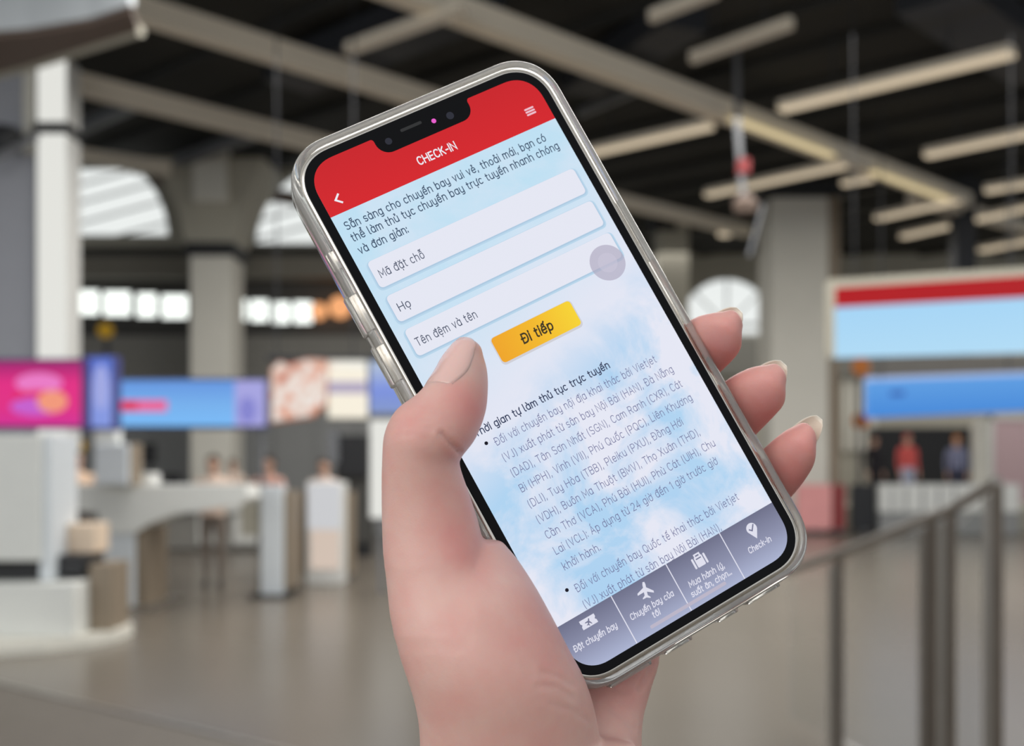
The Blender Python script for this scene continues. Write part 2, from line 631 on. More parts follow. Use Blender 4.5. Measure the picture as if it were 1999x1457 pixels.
o = MB().lathe(P(8, 292, 15.33), [(0.05, -0.02), (0.2, 0.0), (0.24, 0.15), (0.2, 0.3), (0.05, 0.33)], 20).build('loudspeaker', M['dark'], smooth=True)
tag(o, 'round dark loudspeaker on the shaded pillar side at the left edge', 'loudspeaker')

# slab canopy on top of the left pillars
H = 6.25
poly = [onplane(-90, 165, H), onplane(40, 132, H), onplane(270, 60, H), onplane(258, 22, H), onplane(180, 48, H), onplane(60, 68, H), onplane(-90, 80, H)]
o = empty('canopy', onplane(60, 100, H)); tag(o, 'pale overhanging canopy with brown underside at the top left corner', 'canopy')
mb = MB(); mb.prism(poly, (0, 0, 0.06)); mb.build('soffit', M['brown'], o)
mb = MB(); mb.tube([q + Vector((0, 0.06, 0.03)) for q in poly[0:3]], 0.07, 8); mb.build('rim', M['conc_mid'], o)
top = [p + Vector((0, 0, 0.06)) for p in poly[3:]]
mb = MB()
for p, q in zip(top[:-1], top[1:]):
    mb.bar(p + Vector((0, 0, 0.5)), q + Vector((0, 0, 0.5)), 0.08, 1.0)
mb.build('fascia', M['bluegrey'], o)

# ================================================================ ceiling: beams, ducts, strip lights
def beam(p0, p1, h, w, hh, m, name='beam'):
    a, b = onplane(p0[0], p0[1], h), onplane(p1[0], p1[1], h)
    mb = MB(); mb.bar(a, b, w, hh)
    o = mb.build(name, m)
    tag(o, kind='structure')
    return o


BH = CEIL - 0.75
beam((700, -52), (1885, 393), BH, 0.3, 0.3, M['beam'])
beam((200, -4), (860, 202), BH, 0.24, 0.3, M['beam'])
beam((60, 141), (720, 305), BH, 0.22, 0.3, M['beam'])
beam((60, 290), (330, 330), BH, 0.22, 0.25, M['beam'])
beam((300, 345), (620, 395), BH, 0.22, 0.25, M['brown'])
beam((1180, 385), (1460, 452), BH, 0.25, 0.25, M['beam'])
beam((1780, 385), (2100, 470), BH, 0.25, 0.25, M['beam'])


def run(p0, p1, h, w, hh, m, label, cat, name):
    a, b = onplane(p0[0], p0[1], h), onplane(p1[0], p1[1], h)
    o = MB().bar(a, b, w, hh).build(name, m)
    tag(o, label, cat)
    return o


G = 'dark air ducts under the ceiling'
run((560, 150), (940, -5), CEIL - 0.3, 0.9, 0.36, M['duct'], 'wide dark duct above the top edge of the phone', 'duct', 'air_duct')
run((1130, 165), (1340, 30), CEIL - 0.3, 0.7, 0.36, M['duct'], 'dark duct right of the long beige beam at the top', 'duct', 'air_duct')
run((1820, -20), (2040, 130), CEIL - 0.3, 1.0, 0.36, M['duct'], 'broad black duct in the top right corner', 'duct', 'air_duct')
run((130, 262), (270, 200), CEIL - 0.5, 0.18, 0.18, M['pipe'], 'thin grey pipe left below the beam beside the white pillar', 'pipe', 'ceiling_pipe')
run((320, 326), (510, 255), CEIL - 0.5, 0.2, 0.2, M['pipe'], 'thin grey pipe above the pale column with dark collar', 'pipe', 'ceiling_pipe')
run((1130, 222), (1260, 168), CEIL - 0.3, 0.12, 0.12, M['pipe'], 'thin grey pipe right beside the phone top corner', 'pipe', 'ceiling_pipe')
# ribs of the dark ceiling deck
mb = MB()
for k in range(-8, 22):
    c = Vector((0, 15, CEIL - 0.06)) + DB * (k * 1.5)
    mb.bar(c - DL * 18, c + DL * 24, 0.16, 0.12)
# keep the ribs inside the hall
bmesh.ops.bisect_plane(mb.bm, geom=mb.bm.verts[:] + mb.bm.edges[:] + mb.bm.faces[:], plane_co=(0, 7, 0), plane_no=(0, -1, 0), clear_outer=True)
bmesh.ops.bisect_plane(mb.bm, geom=mb.bm.verts[:] + mb.bm.edges[:] + mb.bm.faces[:], plane_co=(0, 33.8, 0), plane_no=(0, 1, 0), clear_outer=True)
bmesh.ops.bisect_plane(mb.bm, geom=mb.bm.verts[:] + mb.bm.edges[:] + mb.bm.faces[:], plane_co=(-30, 0, 0), plane_no=(-1, 0, 0), clear_outer=True)
bmesh.ops.bisect_plane(mb.bm, geom=mb.bm.verts[:] + mb.bm.edges[:] + mb.bm.faces[:], plane_co=(32, 0, 0), plane_no=(1, 0, 0), clear_outer=True)
tag(mb.build('trim_6', mat('ceiling_rib', (40, 40, 38), 0.9), loc=(0, 0, 0)), kind='structure')


def strip_light(p0, p1, label, wpx=22, warm=True, h=CEIL - 1.0):
    a, b = onplane(p0[0], p0[1], h), onplane(p1[0], p1[1], h)
    c = (a + b) / 2
    w = wpx * c.y / F
    o = empty('strip_light', c)
    tag(o, label, 'ceiling light', 'strip lights under the dark ceiling')
    MB().bar(a + Vector((0, 0, 0.07)), b + Vector((0, 0, 0.07)), w * 1.05, 0.1).build('housing', M['beam'], o)
    MB().bar(a, b, w, 0.05).build('diffuser', M['tube_warm'] if warm else M['tube_dim'], o)
    for t in (0.25, 0.75):
        q = a.lerp(b, t)
        MB().tube([q + Vector((0, 0, 0.1)), Vector((q.x, q.y, CEIL))], 0.012, 6).build('hanger', M['duct'], o)
    return o


strip_light((1525, 215), (1978, 106), 'longest bright strip light, upper right, ending near the top right corner', 30)
strip_light((1135, 305), (1388, 248), 'strip light between the phone and the long beige beam', 24)
strip_light((1380, 382), (1650, 324), 'strip light passing behind the small red hanging device', 20)
strip_light((1645, 360), (1702, 350), 'shortest strip light stub below the far end of the beam', 18)
strip_light((1808, 305), (2060, 252), 'strip light cut by the right edge above the two stacked shorter ones', 26)
strip_light((1712, 428), (1870, 393), 'strip light just left of the slim dark steel column, upper of two', 20)
strip_light((1762, 463), (2030, 402), 'strip light crossing behind the slim dark steel column', 20)
strip_light((1925, 374), (2060, 352), 'strip light at the right edge level with the column bracket', 22)
strip_light((1915, 490), (2060, 462), 'lowest strip light at the right edge above the red sign', 22)
strip_light((680, 102), (905, 22), 'dull strip light above the top left of the phone', 20, False)
strip_light((1350, 120), (1545, 52), 'dull strip light in the dark top middle of the ceiling', 16, False)
strip_light((1270, 40), (1400, -10), 'dull strip light cut by the top edge', 14, False)
o = MB().lathe(P(1415, 461, 27), [(0.02, 0), (0.16, 0.01), (0.18, 0.08), (0.08, 0.14)], 20).build('downlight', M['tube_warm'], smooth=True)
tag(o, 'small round warm downlight near the small arched window', 'ceiling light')
MB().tube([P(1415, 459, 27), Vector((P(1415, 459, 27).x, 27, CEIL))], .02, 6).build('hanger', M['duct'], o)
# glowing strips added for the lit stretches of the long beam
for (p0, p1, lb) in (((1430, 232), (1625, 305), 'warm glowing strip for the lit stretch in the middle of the long beige beam'), ((1705, 336), (1850, 390), 'warm glowing strip for the lit stretch at the far end of the long beige beam')):
    a, b = onplane(p0[0], p0[1], BH - 0.19), onplane(p1[0], p1[1], BH - 0.19)
    o = MB().bar(a, b, 0.16, 0.04).build('beam_glow_strip', emit('beam_lit_glow', (226, 206, 160), 0.9))
    tag(o, lb, 'ceiling light')

# hanging red device
z = 17.0
o = empty('hanging_camera', P(1452, 330, z)); tag(o, 'slim hanging pole with a small red device below the beam', 'camera')
MB().tube([Vector((P(1438, 250, z).x, z, CEIL)), P(1440, 250, z), P(1450, 380, z), P(1455, 408, z)], 0.05, 8).build('pole', M['pipe'], o)
MB().box(P(1440, 340, z) - Vector((0, .1, 0)), P(1462, 312, z) + Vector((0, .1, 0)), .01).build('red_housing', M['darkred'], o)
MB().lathe(P(1455, 420, z), [(0.05, 0), (0.16, 0.04), (0.2, 0.18), (0.1, 0.3)], 20).build('dome', M['brown'], o, True)
MB().bar(P(1490, 400, z), P(1462, 500, z), 0.04, 0.04).build('strut', M['pipe'], o)

# ================================================================ signs and screens
def oriented_sign(name, tl, tr, bl, br, z0, z1, m, th=0.25, parent=None, label=None, cat=None):
    """panel between pixel corners, left edge at z0, right edge at z1, with real thickness"""
    a, b, c, d = P(*tl, z0), P(*tr, z1), P(*br, z1), P(*bl, z0)
    o = MB().prism([a, b, c, d], (0, th, 0)).build(name, m, parent)
    if label: tag(o, label, cat)
    return o


zl, zr = 14.0, 12.4
o = empty('hanging_sign', P(1850, 690, 13)); tag(o, 'large hanging sign, red band above blank light blue field', 'sign')
oriented_sign('red_band', (1630, 562), (2100, 532), (1630, 600), (2100, 575), zl, zr, emit('sign_red', (174, 8, 20), 1.0), parent=o)
oriented_sign('blue_field', (1630, 600.5), (2100, 576), (1630, 696), (2100, 683), zl, zr, emit_ramp('sign_blue', [(0, (176, 218, 244)), (1, (158, 208, 244))], 2, 0.0, 0.9), parent=o)
oriented_sign('side_frame', (1622, 545), (1630, 545), (1622, 697), (1630, 697), zl, zl - .02, M['conc_mid'], parent=o, th=.26)
oriented_sign('top_frame', (1624, 546), (2100, 516), (1624, 562), (2100, 532), zl, zr, M['conc_mid'], parent=o)
for q in (1668, 1978):
    b = P(q, 540, 13.6)
    MB().tube([b, Vector((b.x, b.y + .1, CEIL))], 0.007, 6).build('hanger', M['duct'], o)
zc = 24.6
o = empty('drop_column', P(1886, 690, zc)); tag(o, 'slim dark steel column dropping from the ceiling behind the red banded sign', 'column')
MB().box((wx(1867, zc), zc, wh(690, zc)), (wx(1906, zc), zc + .4, CEIL)).build('shaft', M['duct'], o)
MB().box((wx(1853, zc), zc - .1, wh(390, zc)), (wx(1925, zc), zc + .5, wh(352, zc))).build('bracket', M['dark'], o)

zl, zr = 20.0, 18.0
o = empty('blue_sign', P(1850, 818, 19)); tag(o, 'smaller blue sign with faint dark marks, below the red banded one', 'sign')
oriented_sign('blue_panel', (1696, 744), (2100, 730), (1696, 816), (2100, 798), zl, zr, emit_ramp('sign_blue_deep', [(0, (62, 132, 214)), (1, (92, 156, 224))], 2, 0.0, 0.7), parent=o)
oriented_sign('top_edge', (1696, 736), (2100, 722), (1696, 744), (2100, 730), zl, zr, emit('sign_edge', (170, 188, 226), 1.0), parent=o)
oriented_sign('mark', (1738, 764), (1790, 762), (1738, 774), (1790, 772), zl - .27, zl - .47, emit('mark_blue', (48, 90, 170), 1.0), th=.02, parent=o)
oriented_sign('mark', (1860, 758), (1880, 757), (1860, 776), (1880, 775), zl - .75, zl - .85, emit('mark_navy', (36, 70, 150), 1.0), th=.02, parent=o)
for q in (1720, 1968):
    b = P(q, 810, 19.5)
    b = P(q, 740, 19.5)
    MB().tube([b, Vector((b.x, b.y, CEIL))], 0.012, 6).build('hanger', M['duct'], o)

# left overhead screens over the counters
z = 10.4
o = empty('pink_screen', P(80, 838, z)); tag(o, 'overhead screen showing a blurred magenta picture at the left edge', 'screen')
pbox(-60, 700, 163, 838, z, 0.18).build('casing', mat('violet_casing', (70, 52, 110), .5), o)
MB().prism([P(-60, 706, z - .01), P(158, 706, z - .01), P(158, 832, z - .01), P(-60, 832, z - .01)], (0, .008, 0)).build('display', emit_ramp('magenta_display', [(0, (206, 40, 150)), (.35, (222, 40, 130)), (.7, (224, 36, 130)), (1, (160, 24, 110))], 2, 0, .62), o)


def blob(px0, py0, px1, py1, z, n=28):
    a, b = P((px0 + px1) / 2, (py0 + py1) / 2, z), P(px1, py0, z)
    rx_, rz_ = b.x - a.x, b.z - a.z
    return MB().prism([(a.x + rx_ * math.cos(t), z, a.z + rz_ * math.sin(t)) for t in (2 * math.pi * k / n for k in range(n))], (0, .004, 0))


blob(30, 728, 122, 768, z - .016).build('pale_shape', emit('display_pink', (232, 120, 196)), o)
blob(25, 762, 130, 790, z - .021).build('red_shape', emit('display_red', (224, 30, 96)), o)
blob(20, 776, 118, 812, z - .026).build('violet_shape', emit('display_violet', (196, 92, 204)), o)
blob(72, 762, 132, 806, z - .031).build('orange_shape', emit('display_orange', (240, 150, 120)), o)
o = empty('lilac_side_screen', P(192, 840, z + .2)); tag(o, 'narrow lilac blue screen beside the magenta one', 'screen')
pbox(164, 694, 222, 840, z + .2, 0.2).build('casing', mat('blue_casing', (60, 66, 130), .5), o)
MB().prism([P(168, 700, z + .19), P(218, 698, z + .19), P(218, 834, z + .19), P(168, 834, z + .19)], (0, .008, 0)).build('display', emit_ramp('lilac_display', [(0, (130, 150, 222)), (.5, (134, 152, 224)), (1, (90, 116, 206))], 2, 0, .65), o)
blob(182, 712, 212, 800, z + .184).build('pale_shape', emit('display_lilac', (158, 166, 224)), o)

z = 13.0
o = empty('blue_screen', P(345, 834, z)); tag(o, 'wide sky blue screen with a red strip, left of the phone', 'screen')
pbox(222, 738, 520, 838, z, 0.2).build('casing', mat('grey_casing', (70, 76, 100), .5), o)
for q in (232, 512):
    b = P(q, 838, z + .16)
    MB().tube([Vector((b.x, b.y, 0)), b], .03, 8).build('support_post', M['pipe'], o)
MB().prism([P(225, 743, z - .01), P(458, 743, z - .01), P(458, 832, z - .01), P(225, 832, z - .01)], (0, .008, 0)).build('display', emit_ramp('sky_display', [(0, (122, 186, 246)), (.4, (118, 176, 236)), (1, (92, 140, 218))], 2, .02, .6), o)
MB().prism([P(458, 743, z - .01), P(517, 743, z - .01), P(517, 832, z - .01), P(458, 832, z - .01)], (0, .008, 0)).build('side_display', emit('lilac_side', (164, 162, 222)), o)
blob(466, 775, 500, 826, z - .016).build('violet_shape', emit('display_violet_soft', (132, 132, 206)), o)
pbox(228, 782, 326, 803, z - .016, .004).build('pink_strip', emit('strip_pink', (236, 96, 146)), o)
pbox(228, 784, 268, 801, z - .021, .004).build('red_strip', emit('strip_red', (222, 26, 66)), o)
z = 14.0
o = empty('picture_panel', P(582, 826, z)); tag(o, 'lit panel with an abstract cream and orange picture', 'screen')
MB().prism([P(528, 720, z), P(545, 704, z), P(560, 712, z), P(600, 700, z), P(632, 702, z), P(640, 730, z), P(636, 790, z), P(610, 815, z), P(528, 828, z)], (0, .2, 0)).build('casing', mat('peach_casing', (200, 150, 130), .6), o)
MB().prism([P(531, 722, z - .01), P(546, 707, z - .01), P(560, 714, z - .01), P(600, 703, z - .01), P(630, 705, z - .01), P(637, 730, z - .01), P(633, 788, z - .01), P(608, 811, z - .01), P(531, 823, z - .01)], (0, .008, 0)).build('display', emit_blotch('abstract_display', [(196, 110, 90), (226, 196, 180), (236, 232, 226), (222, 150, 120), (214, 205, 196)], 3.2, 1.0, 3.0), o)
o = empty('light_box', P(678, 818, z)); tag(o, 'white light box with a lilac middle band beside the phone', 'sign')
pbox(640, 704, 716, 818, z + .22, .06).build('casing', M['offwhite'], o)
pbox(641, 720, 712, 744, z + .02, .19).build('upper_field', emit('box_white', (246, 238, 220)), o)
pbox(641, 745, 712, 768, z + .02, .19).build('lilac_band', emit('box_lilac', (176, 166, 190)), o)
pbox(641, 769, 714, 814, z + .02, .19).build('lower_field', emit('box_white', (246, 238, 220)), o)
o = pbox(722, 704.5, 800, 806, z + .26, .2).build('pale_blue_screen', emit_ramp('pale_blue', [(0, (130, 150, 200)), (.5, (120, 142, 220)), (1, (170, 186, 214))], 2, 0, .6))
tag(o, 'pale blue screen half hidden behind the left edge of the phone', 'screen')
# the signs hang from a rail on hangers under the ceiling
o = empty('sign_rail', P(660, 690, 14.3)); tag(o, 'thin dark rail with hangers carrying the lit panels left of the phone', 'rail')
mb = MB(); mb.box(P(520, 704, 14.22), P(810, 699, 14.5)); mb.build('rail', M['duct'], o)
for q in (540, 690):
    b = P(q, 700, 14.35)
    MB().tube([b, Vector((b.x, b.y, CEIL))], .012, 6).build('hanger', M['duct'], o)
# orange lamps beside the square windows
for px, py, r, lb in ((622, 608, 17, 'left of the two orange lamps beside the phone'), (664, 600, 22, 'right of the two orange lamps, touching the phone edge')):
    q = P(px, py, 24.08)
    rr_ = r * 24.08 / F
    o = MB().lathe(q - Vector((0, 0, rr_)), [(rr_ * math.sin(t), rr_ * (1 - math.cos(t))) for t in (0.15, .5, .9, 1.3, 1.7, 2.1, 2.5, 2.95)], 24).build('globe_lamp', emit('orange_glow', (250, 176, 120)), smooth=True)
    tag(o, lb, 'lamp')
# yellow round signs
for px, py, r, z, lb, st in ((205, 645, 15, 21.2, 'round yellow sign on a dark stem left of the pale column', True), (153, 872, 13, 18, 'round yellow sign behind the counter left, low by the white pillar', True), (1681, 716, 18, 25, 'upper of two orange round lamps beside the blue sign', False), (1681, 822, 16, 25.6, 'lower of two orange round lamps beside the blue sign', False)):
    q = P(px, py, z)
    rr_ = r * z / F
    o = empty('round_sign', q); tag(o, lb, 'sign')
    MB().prism([(q.x + rr_ * math.cos(t), z, q.z + rr_ * math.sin(t)) for t in (2 * math.pi * k / 28 for k in range(28))], (0, .06, 0)).build('disc', M['yellow'] if st else M['orange'], o)
    e = Vector((q.x - (0.1 if st else 0), z + .1, 0.0))
    MB().tube([Vector((q.x, z + .1, 0)), Vector((q.x, z + .1, q.z))], 0.05, 8).build('stem', M['duct'], o)

# ================================================================ counters and furniture on the left
# big pale cabinet at the left edge
z = 9.35
o = empty('check_in_cabinet', P(40, 1265, z)); tag(o, 'large pale grey check-in cabinet on a rounded plinth at the left edge', 'counter')
fl = lambda px, z: (px - CX) * z / F
MB().box((fl(-160, z), z, .1), (fl(143, z), z + .9, wh(1140, z)), .015).build('lower_box', M['offwhite'], o)
MB().box((fl(-160, z), z + .1, wh(1098, z)), (fl(68, z), z + .8, wh(848, z)), .015).build('upper_panel', M['offwhite'], o)
MB().box((fl(62, z), z + .15, wh(1138, z)), (fl(84, z), z + .75, wh(848, z)), .01).build('upright', M['bluegrey'], o)
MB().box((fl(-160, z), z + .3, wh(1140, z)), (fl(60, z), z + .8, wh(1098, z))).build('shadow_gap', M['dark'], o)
MB().box((fl(84, z), z + .3, wh(1132, z)), (fl(136, z), z + .8, wh(1090, z)), .01).build('printer_slot', M['dark'], o)
MB().box((fl(84, z), z + .5, wh(1090, z)), (fl(142, z), z + .85, wh(1030, z)), .01).build('side_shelf', mat('peach_laminate', (226, 204, 180), .5), o)
pl = [(fl(-160, z), z - .45, 0), (fl(20, z), z - .4, 0), (fl(110, z), z - .2, 0), (fl(170, z), z + .1, 0), (fl(196, z), z + .4, 0), (fl(196, z), z + .8, 0), (fl(150, z), z + 1.1, 0), (fl(-160, z), z + 1.1, 0)]
MB().prism([Vector(p) + Vector((0, 0, .002)) for p in pl], (0, 0, .1)).build('plinth', M['conc'], o)
MB().box((fl(143, z), z + .35, .1), (fl(188, z), z + .8, wh(1110, z))).build('side_cabinet', M['taupe'], o)

# desk with kiosk, chamfered counter top
z = 11.9
o = empty('check_in_desk', P(230, 1190, z)); tag(o, 'pale check-in desk with a tapering cantilevered top and one pedestal', 'counter')
MB().prism([P(100, 948, z), P(478, 948, z), P(484, 972, z), P(470, 985, z), P(340, 1004, z), P(292, 1022, z), P(262, 1042, z), P(200, 1042, z), P(190, 1000, z), P(100, 995, z)], (0, .6, 0)).build('desk_top', M['offwhite'], o)
MB().box((fl(197, z), z + .02, 0.02), (fl(262, z), z + .75, wh(1036, z)), .02).build('pedestal', M['bluegrey'], o)
MB().box((fl(262, z), z + .05, 0.02), (fl(285, z), z + .75, wh(1030, z)), .01).build('pedestal_side', M['taupe'], o)
MB().box((fl(188, z), z - .12, 0), (fl(310, z), z + .95, .03), .01).build('foot_plate', M['steel'], o)
z = 11.7
o = empty('kiosk', P(218, 1000, z)); tag(o, 'pale blue grey kiosk standing up through the desk', 'kiosk')
pbox(183, 866, 250, 948, z, .4, bev=.02).build('kiosk_body', M['bluegrey'], o)
pbox(183, 836, 226, 866, z + .1, .2).build('kiosk_neck', M['offwhite'], o)
pbox(248, 866, 256, 948, z + .05, .35).build('side_trim', M['taupe'], o)

# second counter behind
z = 19.6
o = empty('rear_counter', P(380, 1075, z)); tag(o, 'low grey rear counter behind the cantilevered desk', 'counter')
pbox(150, 1000, 600, 1072, z, .8).build('counter_front', mat('counter_grey', (146, 144, 138), .5), o)
pbox(140, 988, 610, 1001, z - .1, 1.0).build('counter_top', M['offwhite'], o)
for a, b in ((205, 300), (385, 440), (455, 500), (530, 590)):
    pbox(a, 1004, b, 1062, z - .04, .04).build('front_panel', M['offwhite'] if a != 205 else M['taupe'], o)
z = 12.9
o = empty('counter_post', P(530, 1160, z)); tag(o, 'pale upright counter end panel left of the white pedestal', 'counter')
pbox(508, 948, 552, 1162, z, .2, bev=.015).build('end_panel', M['bluegrey'], o)
pbox(470, 948, 507, 1046, z + .08, .1).build('inner_panel', M['conc_mid'], o)
MB().box((fl(490, z), z - .15, 0), (fl(566, z), z + .7, .03)).build('base', M['dark'], o)
pbox(553, 960, 570, 1150, z + .08, .5).build('brown_side', M['taupe'], o)
z = 14.2
o = empty('white_pedestal', P(635, 1140, z)); tag(o, 'bright white square pedestal with a peach panel, mirrored in the floor', 'pedestal')
pbox(598, 942, 668, 1142, z, .5, bev=.015).build('body', M['white'], o)
pbox(601, 945, 665, 1034, z - .012, .02).build('glow_upper_panel', M['glow_soft'], o)  # brightness of the white front put in as emission
pbox(606, 1035, 662, 1112, z - .015, .02).build('peach_panel', emit('peach_added_glow', (214, 196, 182), .95), o)  # peach front brightened by the same added glow
for a, b in ((576, 598), (668, 690)):
    pbox(a, 960, b, 1120, z + .4, .2).build('side_wing', M['taupe'], o)
z = 13.2
o = empty('display_board', P(756, 1160, z)); tag(o, 'bright white upright board touching the left edge of the thumb', 'board')
pbox(722, 820, 800, 1012, z, .3, bev=.02).build('board', M['glow_white'], o)  # white of the board brightened by added emission
for q in (740, 782):
    pbox(q, 1012, q + 8, 1160, z + .1, .06).build('leg', M['pipe'], o)
# equipment behind the counters
z = 18.2
o = empty('equipment_stack', P(690, 1000, z)); tag(o, 'dark conveyor equipment between white pedestal and white panel', 'machine')
pbox(655, 850, 716, 930, z, .8).build('upper_housing', M['dark'], o)
pbox(645, 930, 720, 1060, z + .1, .8).build('lower_housing', M['wall_dark'], o)
MB().box((fl(650, z), z + .15, 0), (fl(716, z), z + .8, wh(1060, z))).build('plinth', M['dark'], o)
pbox(640, 840, 660, 905, z - .1, .3).build('arm', M['pipe'], o)
for (a, c, b, d, z, lb) in ((278, 866, 304, 905, 19.8, 'dark monitor high on a stand over the rear counter'), (318, 925, 352, 962, 19.8, 'black monitor low on the rear counter in front of the grey wall'), (98, 930, 128, 972, 12.1, 'black monitor between white pillar and kiosk')):
    o = empty('monitor', P((a + b) / 2, d, z)); tag(o, lb, 'monitor')
    pbox(a, c, b, d, z, .06).build('monitor_screen', M['dark'], o)
    cx_ = (a + b) / 2
    hb = wh(d, z)
    MB().box((fl(cx_ - 3, z), z + .015, wh(987.5 if z > 15 else 947.5, z) + .005), (fl(cx_ + 3, z), z + .05, hb)).build('monitor_stand', M['duct'], o)
o = pbox(260, 924, 296, 946.6, 12.15, .3).build('white_tray', M['white'])
tag(o, 'small white tray on the desk right of the kiosk', 'tray')

# dark rubber mat with metal edge at lower left
a, b = onplane(-120, 1312, 0.0), onplane(600, 1482, 0.0)
o = empty('floor_mat', (-3.5, 6.2, 0)); tag(o, 'dark floor mat with a pale metal edge in the lower left corner', 'mat')
MB().prism([Vector((a.x, a.y, .001)), Vector((b.x, b.y, .001)), Vector((b.x, 4.5, .001)), Vector((a.x, 4.5, .001))], (0, 0, .012)).build('rubber', mat('mat_rubber', (104, 97, 88), .6), o)
MB().bar(a + Vector((0, 0, .012)), b + Vector((0, 0, .012)), .05, .02).build('edge_strip', M['steel'], o)

# ================================================================ right side: stands, counter, balustrade
for (a, b, m, lb) in ((1556, 1624, 'redpanel', 'pale red panel stand just right of the ring finger'), (1628, 1650, 'darkred', 'narrow dark red panel stand between the pale red and black ones'), (1662, 1712, 'dark', 'black panel stand beside the white counter')):
    z = 24.0
    o = empty('panel_stand', P((a + b) / 2, 1043, z)); tag(o, lb, 'stand', 'panel stands before the white counter')
    pbox(a, 946, b, 1034, z, .12, bev=.01).build('panel', M[m], o)
    MB().box((fl(a, z), z - .15, 0), (fl(b, z), z + .3, .05)).build('foot', M['dark'], o)
    MB().box((fl((a + b) / 2 - 5, z), z + .02, .05), (fl((a + b) / 2 + 5, z), z + .08, wh(1034, z))).build('post', M['pipe'], o)
z = 23.8
o = empty('white_counter', P(1800, 1044, z)); tag(o, 'long white fronted counter at the right in front of the people', 'counter')
pbox(1718, 946, 1990, 1000, z, .5).build('white_front', M['offwhite'], o)
pbox(1718, 1000, 1990, 1043.5, z + .05, .45).build('grey_base', M['wall_grey'], o)
for q in (1740, 1766, 1800, 1832, 1862):
    pbox(q, 950, q + 4, 998, z - .03, .03).build('divider', M['wall_grey'], o)
mb = MB(); mb.box((fl(1700, 24.6), 24.6, 0), (fl(2250, 24.6), 29, .5))
tag(mb.build('platform', M['conc_mid'], loc=(0, 0, 0)), kind='structure')
o = pbox(1700, 835, 1922, 1000, 28.9, .2).build('booth_wall', M['dark'])
tag(o, 'dark booth wall behind the people at the right', 'wall panel')
o = pbox(1902, 815, 1926, 1000, 26.0, .2).build('booth_post', M['conc'])
tag(o, 'pale post at the right end of the dark booth wall', 'post')

# sloping balustrade with dark posts, glass panels and steel rail
o = empty('balustrade', P(1800, 1500, 5.2)); tag(o, 'balustrade of dark posts and glass under a sloping steel rail', 'railing')
posts = [(1535, 1120, 6.6), (1638, 1085, 6.0), (1818, 1014, 5.15), (1856, 1000, 5.0), (1946, 945, 4.6)]
tops = []
for px, py, z in posts:
    t = P(px, py, z)
    tops.append(t)
    if px == 1535: continue
    w = .022
    MB().box((t.x - w * 2.6, t.y - .01, 0), (t.x - w * 1.2, t.y + .01, t.z - .05), .002).build('glass_clamp', M['steel'], o)
    MB().box((t.x - w, t.y - w * .8, 0), (t.x + w, t.y + w * .8, t.z), .004).build('post', M['post'], o)
MB().tube([t + Vector((0, 0, .01)) for t in tops], .026, 12).build('handrail', M['steel'], o, True)
for a, b in zip(tops[:-1], tops[1:]):
    d = (b - a); d.z = 0; d.normalize()
    p, q = a + d * .06, b - d * .06
    if (q - p).dot(d) < .05: continue
    n = Vector((-d.y, d.x, 0)) * .005
    MB().prism([Vector((p.x, p.y, .08)) - n, Vector((q.x, q.y, .08)) - n, q - Vector((0, 0, .06)) - n, p - Vector((0, 0, .06)) - n], n * 2).build('glass_panel', M['glass'], o)
# far posts of the queue
for (px, lb) in ((1400, 'first slim barrier post from the phone, far right floor'),):
    pass

# ================================================================ people
SK = mat('skin_far', (214, 172, 148), .6, var=.05)
HAIRM = mat('dark_hair', (44, 34, 28), .6, var=.15)
LIP = mat('lip_far', (176, 96, 90), .6)


